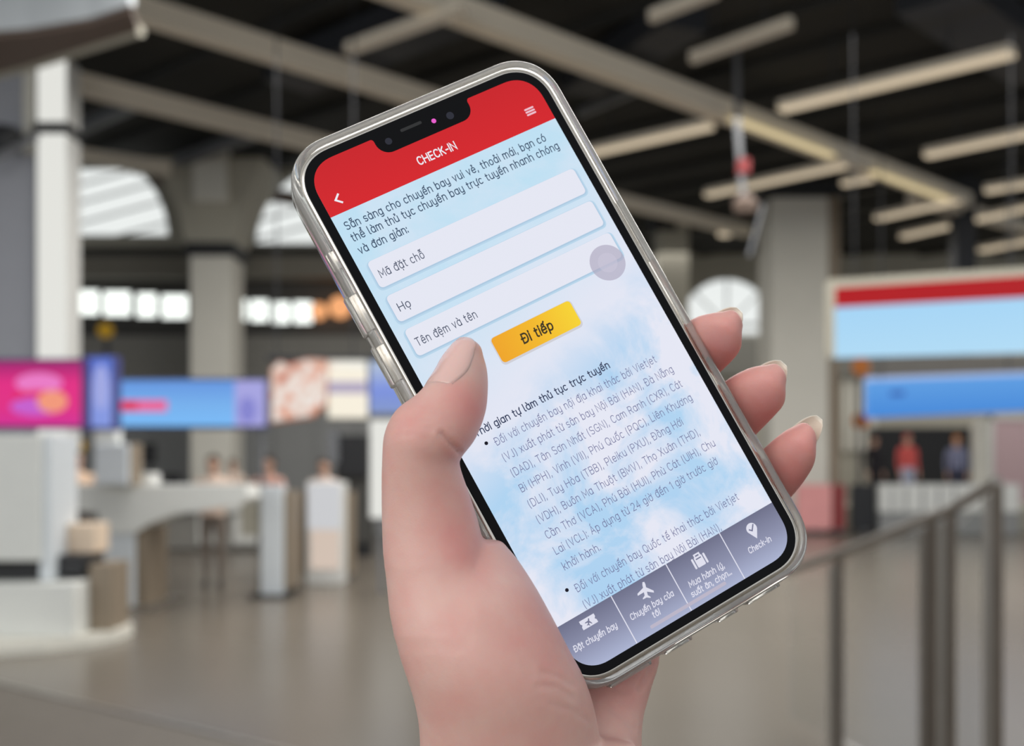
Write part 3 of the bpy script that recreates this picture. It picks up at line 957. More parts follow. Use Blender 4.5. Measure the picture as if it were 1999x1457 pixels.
def person(x, y, z0, h, shirt, trousers, label, yaw=0.0, arms='down', hat=None):
    """standing figure facing the camera (-Y), one continuous skin; hair as a child"""
    k = h / 1.70
    bm = bmesh.new()
    E = lambda c, a, b: tuple(c) + (a, 0, 0) + (0, b, 0)
    # trunk
    loft(bm, [E((0, .0, .84), .15, .10), E((0, 0, .95), .165, .115), E((0, 0, 1.08), .14, .10), E((0, 0, 1.22), .16, .11), E((0, .01, 1.36), .18, .105), E((0, .01, 1.42), .13, .08), E((0, .01, 1.46), .06, .06), E((0, 0, 1.53), .052, .055)], 3, 20)
    # head
    loft(bm, [E((0, -.03, 1.485), .03, .035), E((0, -.02, 1.52), .058, .075), E((0, -.01, 1.58), .072, .09), E((0, 0, 1.63), .076, .098), E((0, .005, 1.675), .062, .08), E((0, .005, 1.70), .03, .04)], 3, 20)
    loft(bm, [E((0, -.098, 1.608), .010, .012), E((0, -.108, 1.58), .015, .018), E((0, -.098, 1.565), .015, .012)], 2, 10)
    for s in (-1, 1):
        loft(bm, [E((s * .078, .01, 1.565), .008, .016), E((s * .082, .012, 1.59), .012, .022), E((s * .08, .012, 1.615), .008, .018)], 2, 10)
        loft(bm, [E((s * .085, 0, .90), .085, .095), E((s * .09, 0, .72), .075, .085), E((s * .092, -.005, .50), .056, .062), E((s * .092, .012, .34), .055, .062), E((s * .092, .01, .12), .036, .042), E((s * .092, .0, .05), .036, .05), E((s * .095, -.03, .0), .042, .1)], 3, 16)
        if arms == 'down':
            pts = [((s * .17, .01, 1.385), .052), ((s * .215, .01, 1.28), .048), ((s * .235, .02, 1.08), .040), ((s * .24, -.02, .93), .034), ((s * .235, -.06, .82), .026), ((s * .23, -.075, .74), .032), ((s * .225, -.085, .66), .016)]
        else:
            pts = [((s * .17, .01, 1.385), .052), ((s * .23, -.01, 1.27), .048), ((s * .27, -.04, 1.09), .042), ((s * .20, -.2, 1.06), .036), ((s * .1, -.32, 1.08), .028), ((s * .05, -.37, 1.08), .034), ((s * .01, -.41, 1.075), .018)]
        secs = []
        for i, (p, r) in enumerate(pts):
            d = Vector(pts[min(i + 1, len(pts) - 1)][0]) - Vector(pts[max(i - 1, 0)][0])
            u = d.cross(Vector((0.3, 1, 0.2))).normalized() * r
            v = d.cross(u).normalized() * r
            secs.append(tuple(p) + tuple(u) + tuple(v))
        loft(bm, secs, 3, 14, (0.02, .01))
    me = fuse(bm, .014, 3)
    me.transform(Matrix.Scale(k, 4))
    o = link_mesh('person', me, [SK, shirt, trousers, HAIRM, LIP], None, True)
    for p in me.polygons:
        c = p.center / k
        if c.z < .09: mi = 3
        elif c.z < .93 and abs(c.x) < .2: mi = 2
        elif c.z < 1.44 and not (abs(c.x) > .19 and c.z < .85) and not (c.y < -.3): mi = 1
        else: mi = 0
        if mi == 0 and c.y < -.06:
            if abs(c.z - 1.60) < .010 and .02 < abs(c.x) < .045: mi = 3
            elif abs(c.z - 1.545) < .008 and abs(c.x) < .025: mi = 4
        p.material_index = mi
    o.location = (x, y, z0)
    o.rotation_euler.z = yaw
    tag(o, label, 'person')
    hb = bmesh.new()
    loft(hb, [E((0, .035, 1.50), .055, .05), E((0, .03, 1.58), .082, .085), E((0, .02, 1.645), .088, .105), E((0, .012, 1.69), .072, .092), E((0, .01, 1.72), .035, .045)], 3, 20, (.02, .01))
    hm = fuse(hb, .012, 3)
    hm.transform(Matrix.Scale(k, 4))
    ho = link_mesh('hair' if hat is None else 'cap', hm, HAIRM if hat is None else hat, o, True)
    return o


cl = lambda n, c: mat(n, c, .8, var=.08, scale=12)
ppl = [
    (150, 15.2, 1.72, (240, 208, 180), (90, 84, 80), 'person in a beige top standing between white pillar and kiosk', .5, 'fwd'),
    (416, 14.0, 1.66, (240, 216, 198), (128, 116, 106), 'person in a cream blouse just behind the tapering desk', 0, 'fwd'),
    (455, 21.3, 1.62, (232, 210, 194), (88, 84, 84), 'person in a pale top close beside the cream blouse', .3, 'fwd'),
    (524, 15.0, 1.66, (226, 176, 160), (120, 110, 102), 'person in a dusty pink top behind the pale counter end panel', -.3, 'fwd'),
    (632, 15.6, 1.62, (232, 214, 204), (214, 210, 208), 'person in pale clothes standing behind the white pedestal', 0, 'down'),
]
for i, (px, z, h, s, t, lb, yaw, arms) in enumerate(ppl):
    person((px - CX) * z / F, z, 0, h, cl('shirt_cloth', s), cl('trouser_cloth', t), lb, yaw, arms)
z = 26.2
person((1772 - CX) * z / F, z, .5, 1.72, cl('red_shirt', (222, 96, 92)), cl('pale_blue_trousers', (178, 184, 206)), 'person in a red top and cap at the right, before the dark booth wall', .2, 'down', cl('red_cap', (196, 90, 84)))
person((1868 - CX) * z / F, z, .5, 1.68, cl('grey_shirt', (132, 136, 164)), cl('navy_trousers', (56, 58, 80)), 'person in a blue grey top with an orange cap at the right', -.2, 'down', cl('orange_cap', (220, 140, 60)))
person((1728 - CX) * z / F, z + .8, .5, 1.70, cl('black_shirt', (34, 32, 40)), cl('black_trousers', (34, 32, 40)), 'person in black leftmost of the three at the right', .4, 'down')

# ================================================================ the phone
R3 = np.array([[0.85467849, -0.48102502, 0.19529363], [0.45363742, 0.87489095, 0.16964348], [-0.25246339, -0.05639814, 0.96596143]])
T3 = np.array([10.45095472, 24.72160639, -272.66166782])
A3 = np.array([[1, 0, 0], [0, 0, -1], [0, 1, 0]])
RW = A3 @ R3
TW = A3 @ (T3 / 1000.0) + np.array([0, 0, CAMH])
phone = empty('smartphone')
phone.matrix_world = Matrix([list(RW[i]) + [TW[i]] for i in range(3)] + [[0, 0, 0, 1]])
tag(phone, 'black glass smartphone in a clear case, lit check-in page on screen, held in the hand', 'phone')
MM = 0.001


def rrect(w, h, r, n=14, cx=0, cy=0, ex=2.25):
    """rounded rectangle outline, counter-clockwise, slightly squarish corners"""
    pts = []
    for sx, sy, a0 in ((1, 1, 0), (-1, 1, 90), (-1, -1, 180), (1, -1, 270)):
        for k in range(n + 1):
            a = math.radians(a0 + 90 * k / n)
            c, s = math.cos(a), math.sin(a)
            c = math.copysign(abs(c) ** (2 / ex), c)
            s = math.copysign(abs(s) ** (2 / ex), s)
            pts.append((cx + sx * (w / 2 - r) + r * c, cy + sy * (h / 2 - r) + r * s))
    return pts


def rings_mesh(name, rings, m, parent, caps=(True, True), closed=False, smooth=True):
    """skin successive outlines (lists of (x, y, z) in mm) of equal count"""
    bm = bmesh.new()
    vs = [[bm.verts.new((x * MM, y * MM, z * MM)) for x, y, z in r] for r in rings]
    n = len(vs[0])
    seq = list(zip(vs[:-1], vs[1:]))
    if closed: seq.append((vs[-1], vs[0]))
    for a, b in seq:
        for i in range(n):
            j = (i + 1) % n
            bm.faces.new((a[i], a[j], b[j], b[i]))
    if caps[0] and not closed: bm.faces.new(list(reversed(vs[0])))
    if caps[1] and not closed: bm.faces.new(vs[-1])
    bmesh.ops.recalc_face_normals(bm, faces=bm.faces[:])
    me = bpy.data.meshes.new(name)
    bm.to_mesh(me)
    bm.free()
    o = link_mesh(name, me, m, parent)
    if smooth:
        me.polygons.foreach_set('use_smooth', [True] * len(me.polygons))
        me.set_sharp_from_angle(angle=math.radians(50))
    return o


def at(pts, z): return [(x, y, z) for x, y in pts]


BWID, BHEI, BRAD = 71.5, 146.7, 11.3


def body_ring(off, z): return at(rrect(BWID - 2 * off, BHEI - 2 * off, BRAD - off), z)


m_frame = mat('polished_steel_frame', (214, 208, 200), .18, 1.0, var=.03, scale=400)
m_bezel, nt_, b_ = base_mat('black_cover_glass')
b_.inputs['Base Color'].default_value = (0.0035, 0.0035, 0.0045, 1)
b_.inputs['Roughness'].default_value = 0.12
b_.inputs['Specular IOR Level'].default_value = 0.1
m_back = mat('dark_back_glass', (30, 30, 34), .2, var=.05)

rings_mesh('frame', [body_ring(.9, -7.6), body_ring(.25, -7.3), body_ring(0, -6.6), body_ring(0, -1.0), body_ring(.25, -.4), body_ring(.7, -.12), body_ring(1.4, -.1)], m_frame, phone)
rings_mesh('cover_glass', [body_ring(1.2, -.6), body_ring(1.2, -.1), body_ring(1.28, -.03), body_ring(1.4, -.005), body_ring(1.7, 0)], m_bezel, phone)
rings_mesh('back_glass', [body_ring(1.0, -7.9), body_ring(.9, -7.5)], m_back, phone)
# clear case: an open shell with a lip around the screen
m_case, nt_, b_ = base_mat('clear_case_plastic')
b_.inputs['Base Color'].default_value = (0.965, 0.955, 0.92, 1)
b_.inputs['Transmission Weight'].default_value = 0.85
b_.inputs['Roughness'].default_value = 0.08
b_.inputs['IOR'].default_value = 1.42
rings_mesh('clear_case', [body_ring(.12, .55), body_ring(-.5, .95), body_ring(-1.2, .8), body_ring(-1.75, .1), body_ring(-1.9, -1.5), body_ring(-1.9, -6.8), body_ring(-1.4, -8.6), body_ring(.2, -9.4), body_ring(2, -9.5),
                           body_ring(2, -8.1), body_ring(.1, -8.0), body_ring(-.12, -7.2), body_ring(-.12, -.8), body_ring(.2, -.1)], m_case, phone, closed=True)
bc = MB(); bc.bm.free()
bm_ = bmesh.new()


def local_box(name, lo, hi, m, parent, bev=.3, seg=3):
    bm = bmesh.new()
    r = bmesh.ops.create_cube(bm, size=1.0)
    for v in r['verts']:
        v.co = Vector([(lo[i] + hi[i]) / 2 + v.co[i] * (hi[i] - lo[i]) for i in range(3)]) * MM
    if bev:
        bmesh.ops.bevel(bm, geom=bm.edges[:], offset=bev * MM, segments=seg, affect='EDGES', profile=.5)
    me = bpy.data.meshes.new(name)
    bm.to_mesh(me)
    bm.free()
    o = link_mesh(name, me, m, parent, True)
    return o


# raised button covers of the case on the left flank, power key on the right, port lumps below
for y0, y1 in ((26.5, 37.5), (12.5, 23.5)):
    local_box('case_button', (-38.5, y0, -5.2), (-37.2, y1, -2.2), m_case, phone, .5)
    local_box('volume_key', (-36.3, y0 + .5, -4.9), (-35.7, y1 - .5, -2.5), m_frame, phone, .25)
local_box('mute_switch', (-36.2, 44, -4.6), (-35.7, 49, -2.8), m_frame, phone, .2)
local_box('case_button', (37.2, 12, -5.2), (38.4, 30, -2.2), m_case, phone, .5)
for x0, x1 in ((-27, -15), (-11, -3), (5, 11), (14, 24)):
    local_box('port_guard', (x0, -76.2, -5.6), (x1, -74.9, -1.2), m_case, phone, .5)
bm_.free()


# ---- the lit display
def screen_bg():
    m = emit('lit_cloud_page', (255, 255, 255), 1.0, .1, .3)
    nt = m.node_tree
    b = nt.nodes['Principled BSDF']
    L = nt.links.new
    tc = nt.nodes.new('ShaderNodeTexCoord')
    mp = nt.nodes.new('ShaderNodeMapping')
    mp.inputs['Scale'].default_value = (1000, 1000, 0)
    L(tc.outputs['Object'], mp.inputs[0])
    sp = nt.nodes.new('ShaderNodeSeparateXYZ')
    L(mp.outputs[0], sp.inputs[0])

    def noise(scale, det, off, rough=.6, dist=0.0):
        v = nt.nodes.new('ShaderNodeVectorMath')
        v.operation = 'ADD'
        v.inputs[1].default_value = off
        L(mp.outputs[0], v.inputs[0])
        n = nt.nodes.new('ShaderNodeTexNoise')
        n.inputs['Scale'].default_value = scale
        n.inputs['Detail'].default_value = det
        n.inputs['Roughness'].default_value = rough
        n.inputs['Distortion'].default_value = dist
        L(v.outputs[0], n.inputs['Vector'])
        return n.outputs['Fac']

    def ramp(src, stops):
        c = nt.nodes.new('ShaderNodeValToRGB')
        e = c.color_ramp.elements
        e[0].position, e[0].color = stops[0][0], stops[0][1]
        e[1].position, e[1].color = stops[-1][0], stops[-1][1]
        for p, q in stops[1:-1]:
            k = e.new(p); k.color = q
        L(src, c.inputs[0])
        return c.outputs[0]

    def mixc(f, a, c_):
        x = nt.nodes.new('ShaderNodeMix')
        x.data_type = 'RGBA'
        L(f, x.inputs[0])
        for i, v in ((6, a), (7, c_)):
            if isinstance(v, tuple): x.inputs[i].default_value = v
            else: L(v, x.inputs[i])
        return x.outputs[2]

    def maprange(src, a, c_):
        r = nt.nodes.new('ShaderNodeMapRange')
        r.inputs[1].default_value, r.inputs[2].default_value = a, c_
        L(src, r.inputs[0])
        return r.outputs[0]
    G = lambda v: (v, v, v, 1)
    white, blue, deep = lin((229, 231, 244)), lin((182, 217, 243)), lin((163, 201, 237))
    # cumulus puffs in the lower half
    c1 = ramp(noise(.045, 9, (3.1, 7.7, 0), .58, .4), [(.40, G(0)), (.57, G(1))])
    c2 = noise(.02, 3, (40, 11, 0))
    sky = mixc(c2, deep, blue)
    low = mixc(c1, sky, white)
    # thin streaks above
    c3 = ramp(noise(.05, 6, (9, 90, 0), .6, .3), [(.42, G(0)), (.62, G(.35))])
    up = mixc(c3, lin((190, 223, 242)), white)
    # from the pale blue top to the white middle
    vx = nt.nodes.new('ShaderNodeMath'); vx.operation = 'MULTIPLY_ADD'
    vx.inputs[1].default_value = -.35
    L(sp.outputs[0], vx.inputs[0]); L(sp.outputs[1], vx.inputs[2])
    midf = maprange(vx.outputs[0], 38, 4)
    up2 = mixc(midf, up, lin((225, 229, 243)))
    lowf = maprange(vx.outputs[0], 4, -14)
    allc = mixc(lowf, up2, low)
    L(allc, b.inputs['Emission Color'])
    return m


SR = 7.9
SCR = rrect(64.6, 139.8, SR)


def clip(poly, axis, val, keep_above):
    out = []
    n = len(poly)
    for i in range(n):
        p, q = poly[i], poly[(i + 1) % n]
        ip = (p[axis] >= val) == keep_above
        iq = (q[axis] >= val) == keep_above
        if ip: out.append(p)
        if ip != iq:
            t = (val - p[axis]) / (q[axis] - p[axis])
            out.append((p[0] + t * (q[0] - p[0]), p[1] + t * (q[1] - p[1])))
    return out


def flat(name, polys, m, parent, z, th=.004):
    """thin layer(s) of the display: outlines in mm at height z above the glass"""
    bm = bmesh.new()
    for poly in polys:
        q = []
        for p in poly:
            if not q or (abs(p[0] - q[-1][0]) + abs(p[1] - q[-1][1])) > 1e-4: q.append(p)
        if abs(q[0][0] - q[-1][0]) + abs(q[0][1] - q[-1][1]) < 1e-4: q.pop()
        f = bm.faces.new([bm.verts.new((x * MM, y * MM, z * MM)) for x, y in q])
        f.normal_update()
        if f.normal.z < 0: f.normal_flip()
    bmesh.ops.triangulate(bm, faces=bm.faces[:])
    me = bpy.data.meshes.new(name)
    bm.to_mesh(me)
    bm.free()
    return link_mesh(name, me, m, parent)


Z0 = .03
screen = flat('screen', [SCR], screen_bg(), phone, Z0)
screen['label'] = 'lit screen with red header and cloud page'
DZ = .012


def ui(name, polys, m, layer): return flat(name, polys, m, screen, Z0 + DZ * layer)


E_red = emit_ramp('ui_red', [(0, (212, 30, 38)), (1, (200, 28, 36))], 1, .056, .070)
E_white = emit('ui_white', (236, 236, 244))
E_field = emit('ui_field', (228, 230, 242))
E_shadow = emit('ui_field_shade', (172, 200, 224))
E_shadow2 = emit('ui_field_shade_light', (183, 212, 233))
E_navy = emit('ui_navy_text', (58, 78, 104))
E_slate = emit('ui_slate_text', (74, 82, 104))
E_body = emit('ui_body_text', (108, 110, 152))
E_head = emit('ui_heading_text', (52, 62, 92))
E_brown = emit('ui_button_text', (62, 52, 28))
E_black = emit('ui_bullet', (16, 14, 30))
E_tab = emit_ramp('ui_tab_bar', [(0, (170, 178, 208)), (.45, (140, 144, 172)), (1, (108, 110, 136))], 1, -.0699, -.0570)
E_tabtxt = emit('ui_tab_text', (222, 222, 236))
E_home = emit('ui_home_bar', (186, 180, 198))
E_btn = emit_ramp('ui_button', [(0, (238, 164, 34)), (.5, (242, 184, 38)), (1, (246, 212, 48))], 0, -.0118, .0115)

ui('header_bar', [clip(SCR, 1, 56.0, True)], E_red, 1)
# notch with small shoulders
ny, nb, nx, nr = 69.95, 64.9, 13.4, 3.4
notch = []
for k in range(7):
    a = math.radians(90 - 90 * k / 6)
    notch.append((-nx - .9 + .9 * math.cos(a), ny - .9 + .9 * math.sin(a)))
for k in range(9):
    a = math.radians(180 + 90 * k / 8)
    notch.append((-nx + nr + nr * math.cos(a), nb + nr + nr * math.sin(a)))
for k in range(9):
    a = math.radians(270 + 90 * k / 8)
    notch.append((nx - nr + nr * math.cos(a), nb + nr + nr * math.sin(a)))
for k in range(7):
    a = math.radians(180 - 90 * k / 6)
    notch.append((nx + .9 + .9 * math.cos(a), ny - .9 + .9 * math.sin(a)))
flat('notch', [notch], m_bezel, screen, Z0 + DZ * 2)


def disc(cx, cy, r, n=28): return [(cx + r * math.cos(2 * math.pi * k / n), cy + r * math.sin(2 * math.pi * k / n)) for k in range(n)]


lens = mat('camera_lens_glass', (16, 18, 40), .1)
flat('camera_lens', [disc(-10, 67.8, .9)], lens, screen, Z0 + DZ * 3)
flat('camera_lens', [disc(7.5, 67.6, 1.0)], lens, screen, Z0 + DZ * 3)
flat('sensor_light', [disc(3.0, 68.0, .62)], emit('sensor_pink', (232, 92, 204), 1.0), screen, Z0 + DZ * 4)
flat('speaker_slot', [rrect(6, .8, .4, 6, -3, 69.0)], mat('speaker_mesh', (26, 26, 28), .6), screen, Z0 + DZ * 3)
# header icons
def stroke(pts, w):
    """thick polyline as separate quads"""
    out = []
    for a, b in zip(pts[:-1], pts[1:]):
        d = Vector((b[0] - a[0], b[1] - a[1])).normalized() * (w / 2)
        n = Vector((-d.y, d.x))
        a2, b2 = Vector(a) - d, Vector(b) + d
        out.append([tuple(a2 - n), tuple(b2 - n), tuple(b2 + n), tuple(a2 + n)])
    return out


ui('back_icon', stroke([(-27.9, 60.6), (-29.1, 59.5), (-27.9, 58.4)], .5), E_white, 2)
ui('menu_icon', [rrect(2.7, .5, .2, 4, 27.2, y) for y in (61.1, 60.35, 59.6)], emit('ui_menu', (236, 190, 204)), 2)
# fields
for i, (y1, y0) in enumerate(((42.2, 34.9), (32.6, 25.4), (23.2, 15.9))):
    ui('field_shade', [rrect(60.8, 8.1, 1.6, 6, 0, (y0 + y1) / 2 - .35)], E_shadow2, 2 + .1 * i)
    ui('field_shade', [rrect(60.1, 7.5, 1.4, 6, 0, (y0 + y1) / 2 - .25)], E_shadow, 3 + .1 * i)
    ui('text_field', [rrect(59.6, y1 - y0, 1.2, 6, 0, (y0 + y1) / 2)], E_field, 4)
ui('button_shade', [rrect(23.6, 7.6, 1.3, 6, -.3, 8.3)], emit('ui_button_shade', (206, 206, 214)), 3)
ui('button', [rrect(23, 6.9, 1.1, 6, -.3, 8.55)], E_btn, 4)
# floating round touch control
m_touch, nt_, b_ = base_mat('ui_touch_ring')
tr_ = nt_.nodes.new('ShaderNodeBsdfTransparent')
em_ = nt_.nodes.new('ShaderNodeEmission')
em_.inputs[0].default_value = lin((176, 170, 192))
mx_ = nt_.nodes.new('ShaderNodeMixShader')
mx_.inputs[0].default_value = .72
nt_.links.new(tr_.outputs[0], mx_.inputs[1]); nt_.links.new(em_.outputs[0], mx_.inputs[2])
nt_.links.new(mx_.outputs[0], nt_.nodes['Material Output'].inputs[0])
m_touch2 = m_touch.copy()
m_touch2.name = 'ui_touch_core'
for n in m_touch2.node_tree.nodes:
    if n.type == 'EMISSION': n.inputs[0].default_value = lin((204, 200, 218))
    if n.type == 'MIX_SHADER': n.inputs[0].default_value = .5
ui('touch_control', [disc(25.3, 16.2, 4.75, 48)], m_touch, 6)
ui('touch_control_core', [disc(25.3, 16.2, 2.6, 40)], m_touch2, 7)
# bottom tab bar
ui('tab_bar', [clip(SCR, 1, -57.0, False)], E_tab, 5)
for x in (-16.45, -.35, 15.85):
    ui('tab_divider', [[(x - .13, -69.88), (x + .13, -69.88), (x + .13, -57.0), (x - .13, -57.0)]], E_tabtxt, 6)
ui('home_bar', [rrect(22.6, .85, .42, 6, -.3, -68.3)], E_home, 7)
# tab icons
def tf(pts, cx, cy, s, rot=0):
    c, q = math.cos(rot), math.sin(rot)
    return [(cx + s * (x * c - y * q), cy + s * (x * q + y * c)) for x, y in pts]


plane_shape = [[(-.12, 1.0), (.12, 1.0), (.2, .7), (.2, -.75), (-.2, -.75), (-.2, .7)],
               [(-.15, .35), (-1.05, -.25), (-1.05, -.5), (-.15, -.2)], [(.15, .35), (.15, -.2), (1.05, -.5), (1.05, -.25)],
               [(-.15, -.6), (-.5, -.9), (-.5, -1.05), (0, -.9), (.5, -1.05), (.5, -.9), (.15, -.6)]]
ui('tab_icon', [tf(p, -8.2, -59.9, 2.0, math.radians(-18)) for p in plane_shape], E_tabtxt, 6)
tick = [(-2.2, 1.2), (2.2, 1.2), (2.2, .45), (1.85, .0), (2.2, -.45), (2.2, -1.2), (-2.2, -1.2), (-2.2, -.45), (-1.85, 0), (-2.2, .45)]
ui('tab_icon', [tf(tick, -24.4, -59.6, .95)], E_tabtxt, 6)
ui('ticket_plane', [tf(p, -24.4, -59.6, .85, math.radians(-30)) for p in plane_shape], emit('ui_tab_dark', (118, 120, 146)), 7)
ui('tab_icon', [rrect(2.3, 2.7, .3, 4, 7.8, -60.5), rrect(.55, 2.7, .25, 4, 6.1, -60.5), rrect(.55, 2.7, .25, 4, 9.5, -60.5)] + stroke([(7.1, -59.1), (7.1, -58.6), (8.5, -58.6), (8.5, -59.1)], .4), E_tabtxt, 6)
ui('suitcase_label', stroke([(7.2, -59.75), (8.4, -59.75)], .3), emit('ui_tab_dark2', (118, 120, 146)), 7)
pin = [(24 + 1.45 * math.cos(math.radians(a)), -60.1 + 1.45 * math.sin(math.radians(a))) for a in range(-25, 206, 11)] + [(24, -62.9)]
ui('tab_icon', [pin], E_tabtxt, 6)
ui('pin_tick', stroke([(23.3, -60.1), (23.85, -60.6), (24.8, -59.4)], .34), emit('ui_tab_dark3', (112, 114, 142)), 7)
ui('bullet', [disc(-25.3, -10.3, .46)], E_black, 3)
ui('bullet', [disc(-25.3, -50.5, .46)], E_black, 3)

# ---- writing
# a plain stroke alphabet: every letter is a few lines and arcs on a 1000 unit em (x-height 500, capitals 700)
import unicodedata


def arc(cx, cy, rx, ry, a0, a1, n=None, ex=2.35):
    n = n or max(3, int(abs(a1 - a0) / 18))
    out = []
    for k in range(n + 1):
        a = math.radians(a0 + (a1 - a0) * k / n)
        c, q = math.cos(a), math.sin(a)
        out.append((cx + rx * math.copysign(abs(c) ** (2 / ex), c), cy + ry * math.copysign(abs(q) ** (2 / ex), q)))
    return out


def dot(x, y): return [(x, y - 38), (x, y + 38)]


BOWL = arc(200, 250, 200, 250, 0, 360)
ARCH = arc(190, 290, 190, 210, 180, 0)
ALPHABET = {
    'a': (400, [BOWL, [(400, 500), (400, 0)]]),
    'b': (400, [BOWL, [(0, 740), (0, 0)]]),
    'c': (370, [arc(200, 250, 200, 250, 48, 312)]),
    'd': (400, [BOWL, [(400, 740), (400, 0)]]),
    'e': (400, [[(0, 262), (400, 262)] + arc(200, 250, 200, 250, 2, 318)]),
    'f': (240, [[(80, 0), (80, 600)] + arc(200, 610, 120, 130, 180, 85), [(0, 500), (220, 500)]]),
    'g': (400, [BOWL, [(400, 500), (400, -60)] + arc(220, -50, 180, 150, 0, -125)]),
    'h': (380, [[(0, 740), (0, 0)], ARCH + [(380, 0)]]),
    'i': (0, [[(0, 500), (0, 0)], dot(0, 690)]),
    'j': (60, [[(60, 500), (60, -80)] + arc(-40, -80, 100, 120, 0, -90), dot(60, 690)]),
    'k': (360, [[(0, 740), (0, 0)], [(340, 500), (10, 235)], [(110, 315), (360, 0)]]),
    'l': (90, [[(0, 740), (0, 110)] + arc(100, 110, 100, 110, 180, 270)]),
    'm': (620, [[(0, 500), (0, 0)], arc(155, 300, 155, 200, 180, 0) + [(310, 0)], arc(465, 300, 155, 200, 180, 0) + [(620, 0)]]),
    'n': (380, [[(0, 500), (0, 0)], ARCH + [(380, 0)]]),
    'o': (400, [BOWL]),
    'p': (400, [BOWL, [(0, 500), (0, -200)]]),
    'r': (220, [[(0, 500), (0, 0)], arc(180, 310, 180, 190, 180, 75)]),
    's': (330, [arc(170, 375, 165, 125, 35, 262) + arc(165, 125, 165, 125, 82, -145)]),
    't': (230, [[(85, 660), (85, 120)] + arc(205, 120, 120, 120, 180, 275), [(0, 500), (225, 500)]]),
    'u': (380, [[(0, 500)] + arc(190, 210, 190, 210, 180, 360), [(380, 500), (380, 0)]]),
    'v': (380, [[(0, 500), (190, 0), (380, 500)]]),
    'x': (370, [[(0, 500), (370, 0)], [(370, 500), (0, 0)]]),
    'y': (380, [[(0, 500)] + arc(190, 210, 190, 210, 180, 360), [(380, 500), (380, -60)] + arc(205, -50, 175, 150, 0, -125)]),
    'A': (520, [[(0, 0), (260, 700), (520, 0)], [(95, 230), (425, 230)]]),
    'B': (430, [[(0, 0), (0, 700), (240, 700)] + arc(240, 530, 170, 170, 90, -90) + [(0, 360)], [(240, 360)] + arc(250, 180, 180, 180, 90, -90) + [(0, 0)]]),
    'C': (470, [arc(260, 350, 260, 350, 42, 318)]),
    'D': (490, [[(0, 0), (0, 700), (200, 700)] + arc(200, 350, 290, 350, 90, -90) + [(0, 0)]]),
    'E': (380, [[(380, 700), (0, 700), (0, 0), (380, 0)], [(0, 360), (340, 360)]]),
    'F': (370, [[(370, 700), (0, 700), (0, 0)], [(0, 350), (330, 350)]]),
    'G': (500, [arc(265, 350, 265, 350, 42, 300) + [(500, 60), (500, 330), (290, 330)]]),
    'H': (500, [[(0, 700), (0, 0)], [(500, 700), (500, 0)], [(0, 360), (500, 360)]]),
    'I': (0, [[(0, 700), (0, 0)]]),
    'J': (300, [[(300, 700), (300, 160)] + arc(150, 160, 150, 160, 0, -150)]),
    'K': (440, [[(0, 700), (0, 0)], [(420, 700), (10, 330)], [(140, 440), (440, 0)]]),
    'L': (360, [[(0, 700), (0, 0), (360, 0)]]),
    'M': (600, [[(0, 0), (0, 700), (300, 180), (600, 700), (600, 0)]]),
    'N': (500, [[(0, 0), (0, 700), (500, 0), (500, 700)]]),
    'P': (430, [[(0, 0), (0, 700), (230, 700)] + arc(230, 500, 200, 200, 90, -90) + [(0, 300)]]),
    'Q': (540, [arc(270, 350, 270, 350, 0, 360), [(330, 170), (520, -60)]]),
    'R': (450, [[(0, 0), (0, 700), (240, 700)] + arc(240, 510, 190, 190, 90, -90) + [(0, 320)], [(230, 320), (450, 0)]]),
    'S': (430, [arc(220, 525, 210, 175, 35, 262) + arc(215, 175, 215, 175, 82, -145)]),
    'T': (460, [[(0, 700), (460, 700)], [(230, 700), (230, 0)]]),
    'U': (480, [[(0, 700)] + arc(240, 240, 240, 240, 180, 360) + [(480, 700)]]),
    'V': (500, [[(0, 700), (250, 0), (500, 700)]]),
    'X': (480, [[(0, 700), (480, 0)], [(480, 700), (0, 0)]]),
    '1': (170, [[(0, 560), (170, 700), (170, 0)]]),
    '2': (400, [arc(195, 505, 195, 195, 165, -35) + [(0, 0), (400, 0)]]),
    '4': (430, [[(320, 0), (320, 700), (0, 190), (430, 190)]]),
    '(': (130, [arc(190, 300, 190, 480, 128, 232)]),
    ')': (130, [arc(-60, 300, 190, 480, 52, -52)]),
    ',': (40, [[(40, 40), (0, -120)]]),
    '.': (0, [dot(0, 30)]),
    ':': (0, [dot(0, 40), dot(0, 420)]),
    '-': (230, [[(0, 290), (230, 290)]]),
}


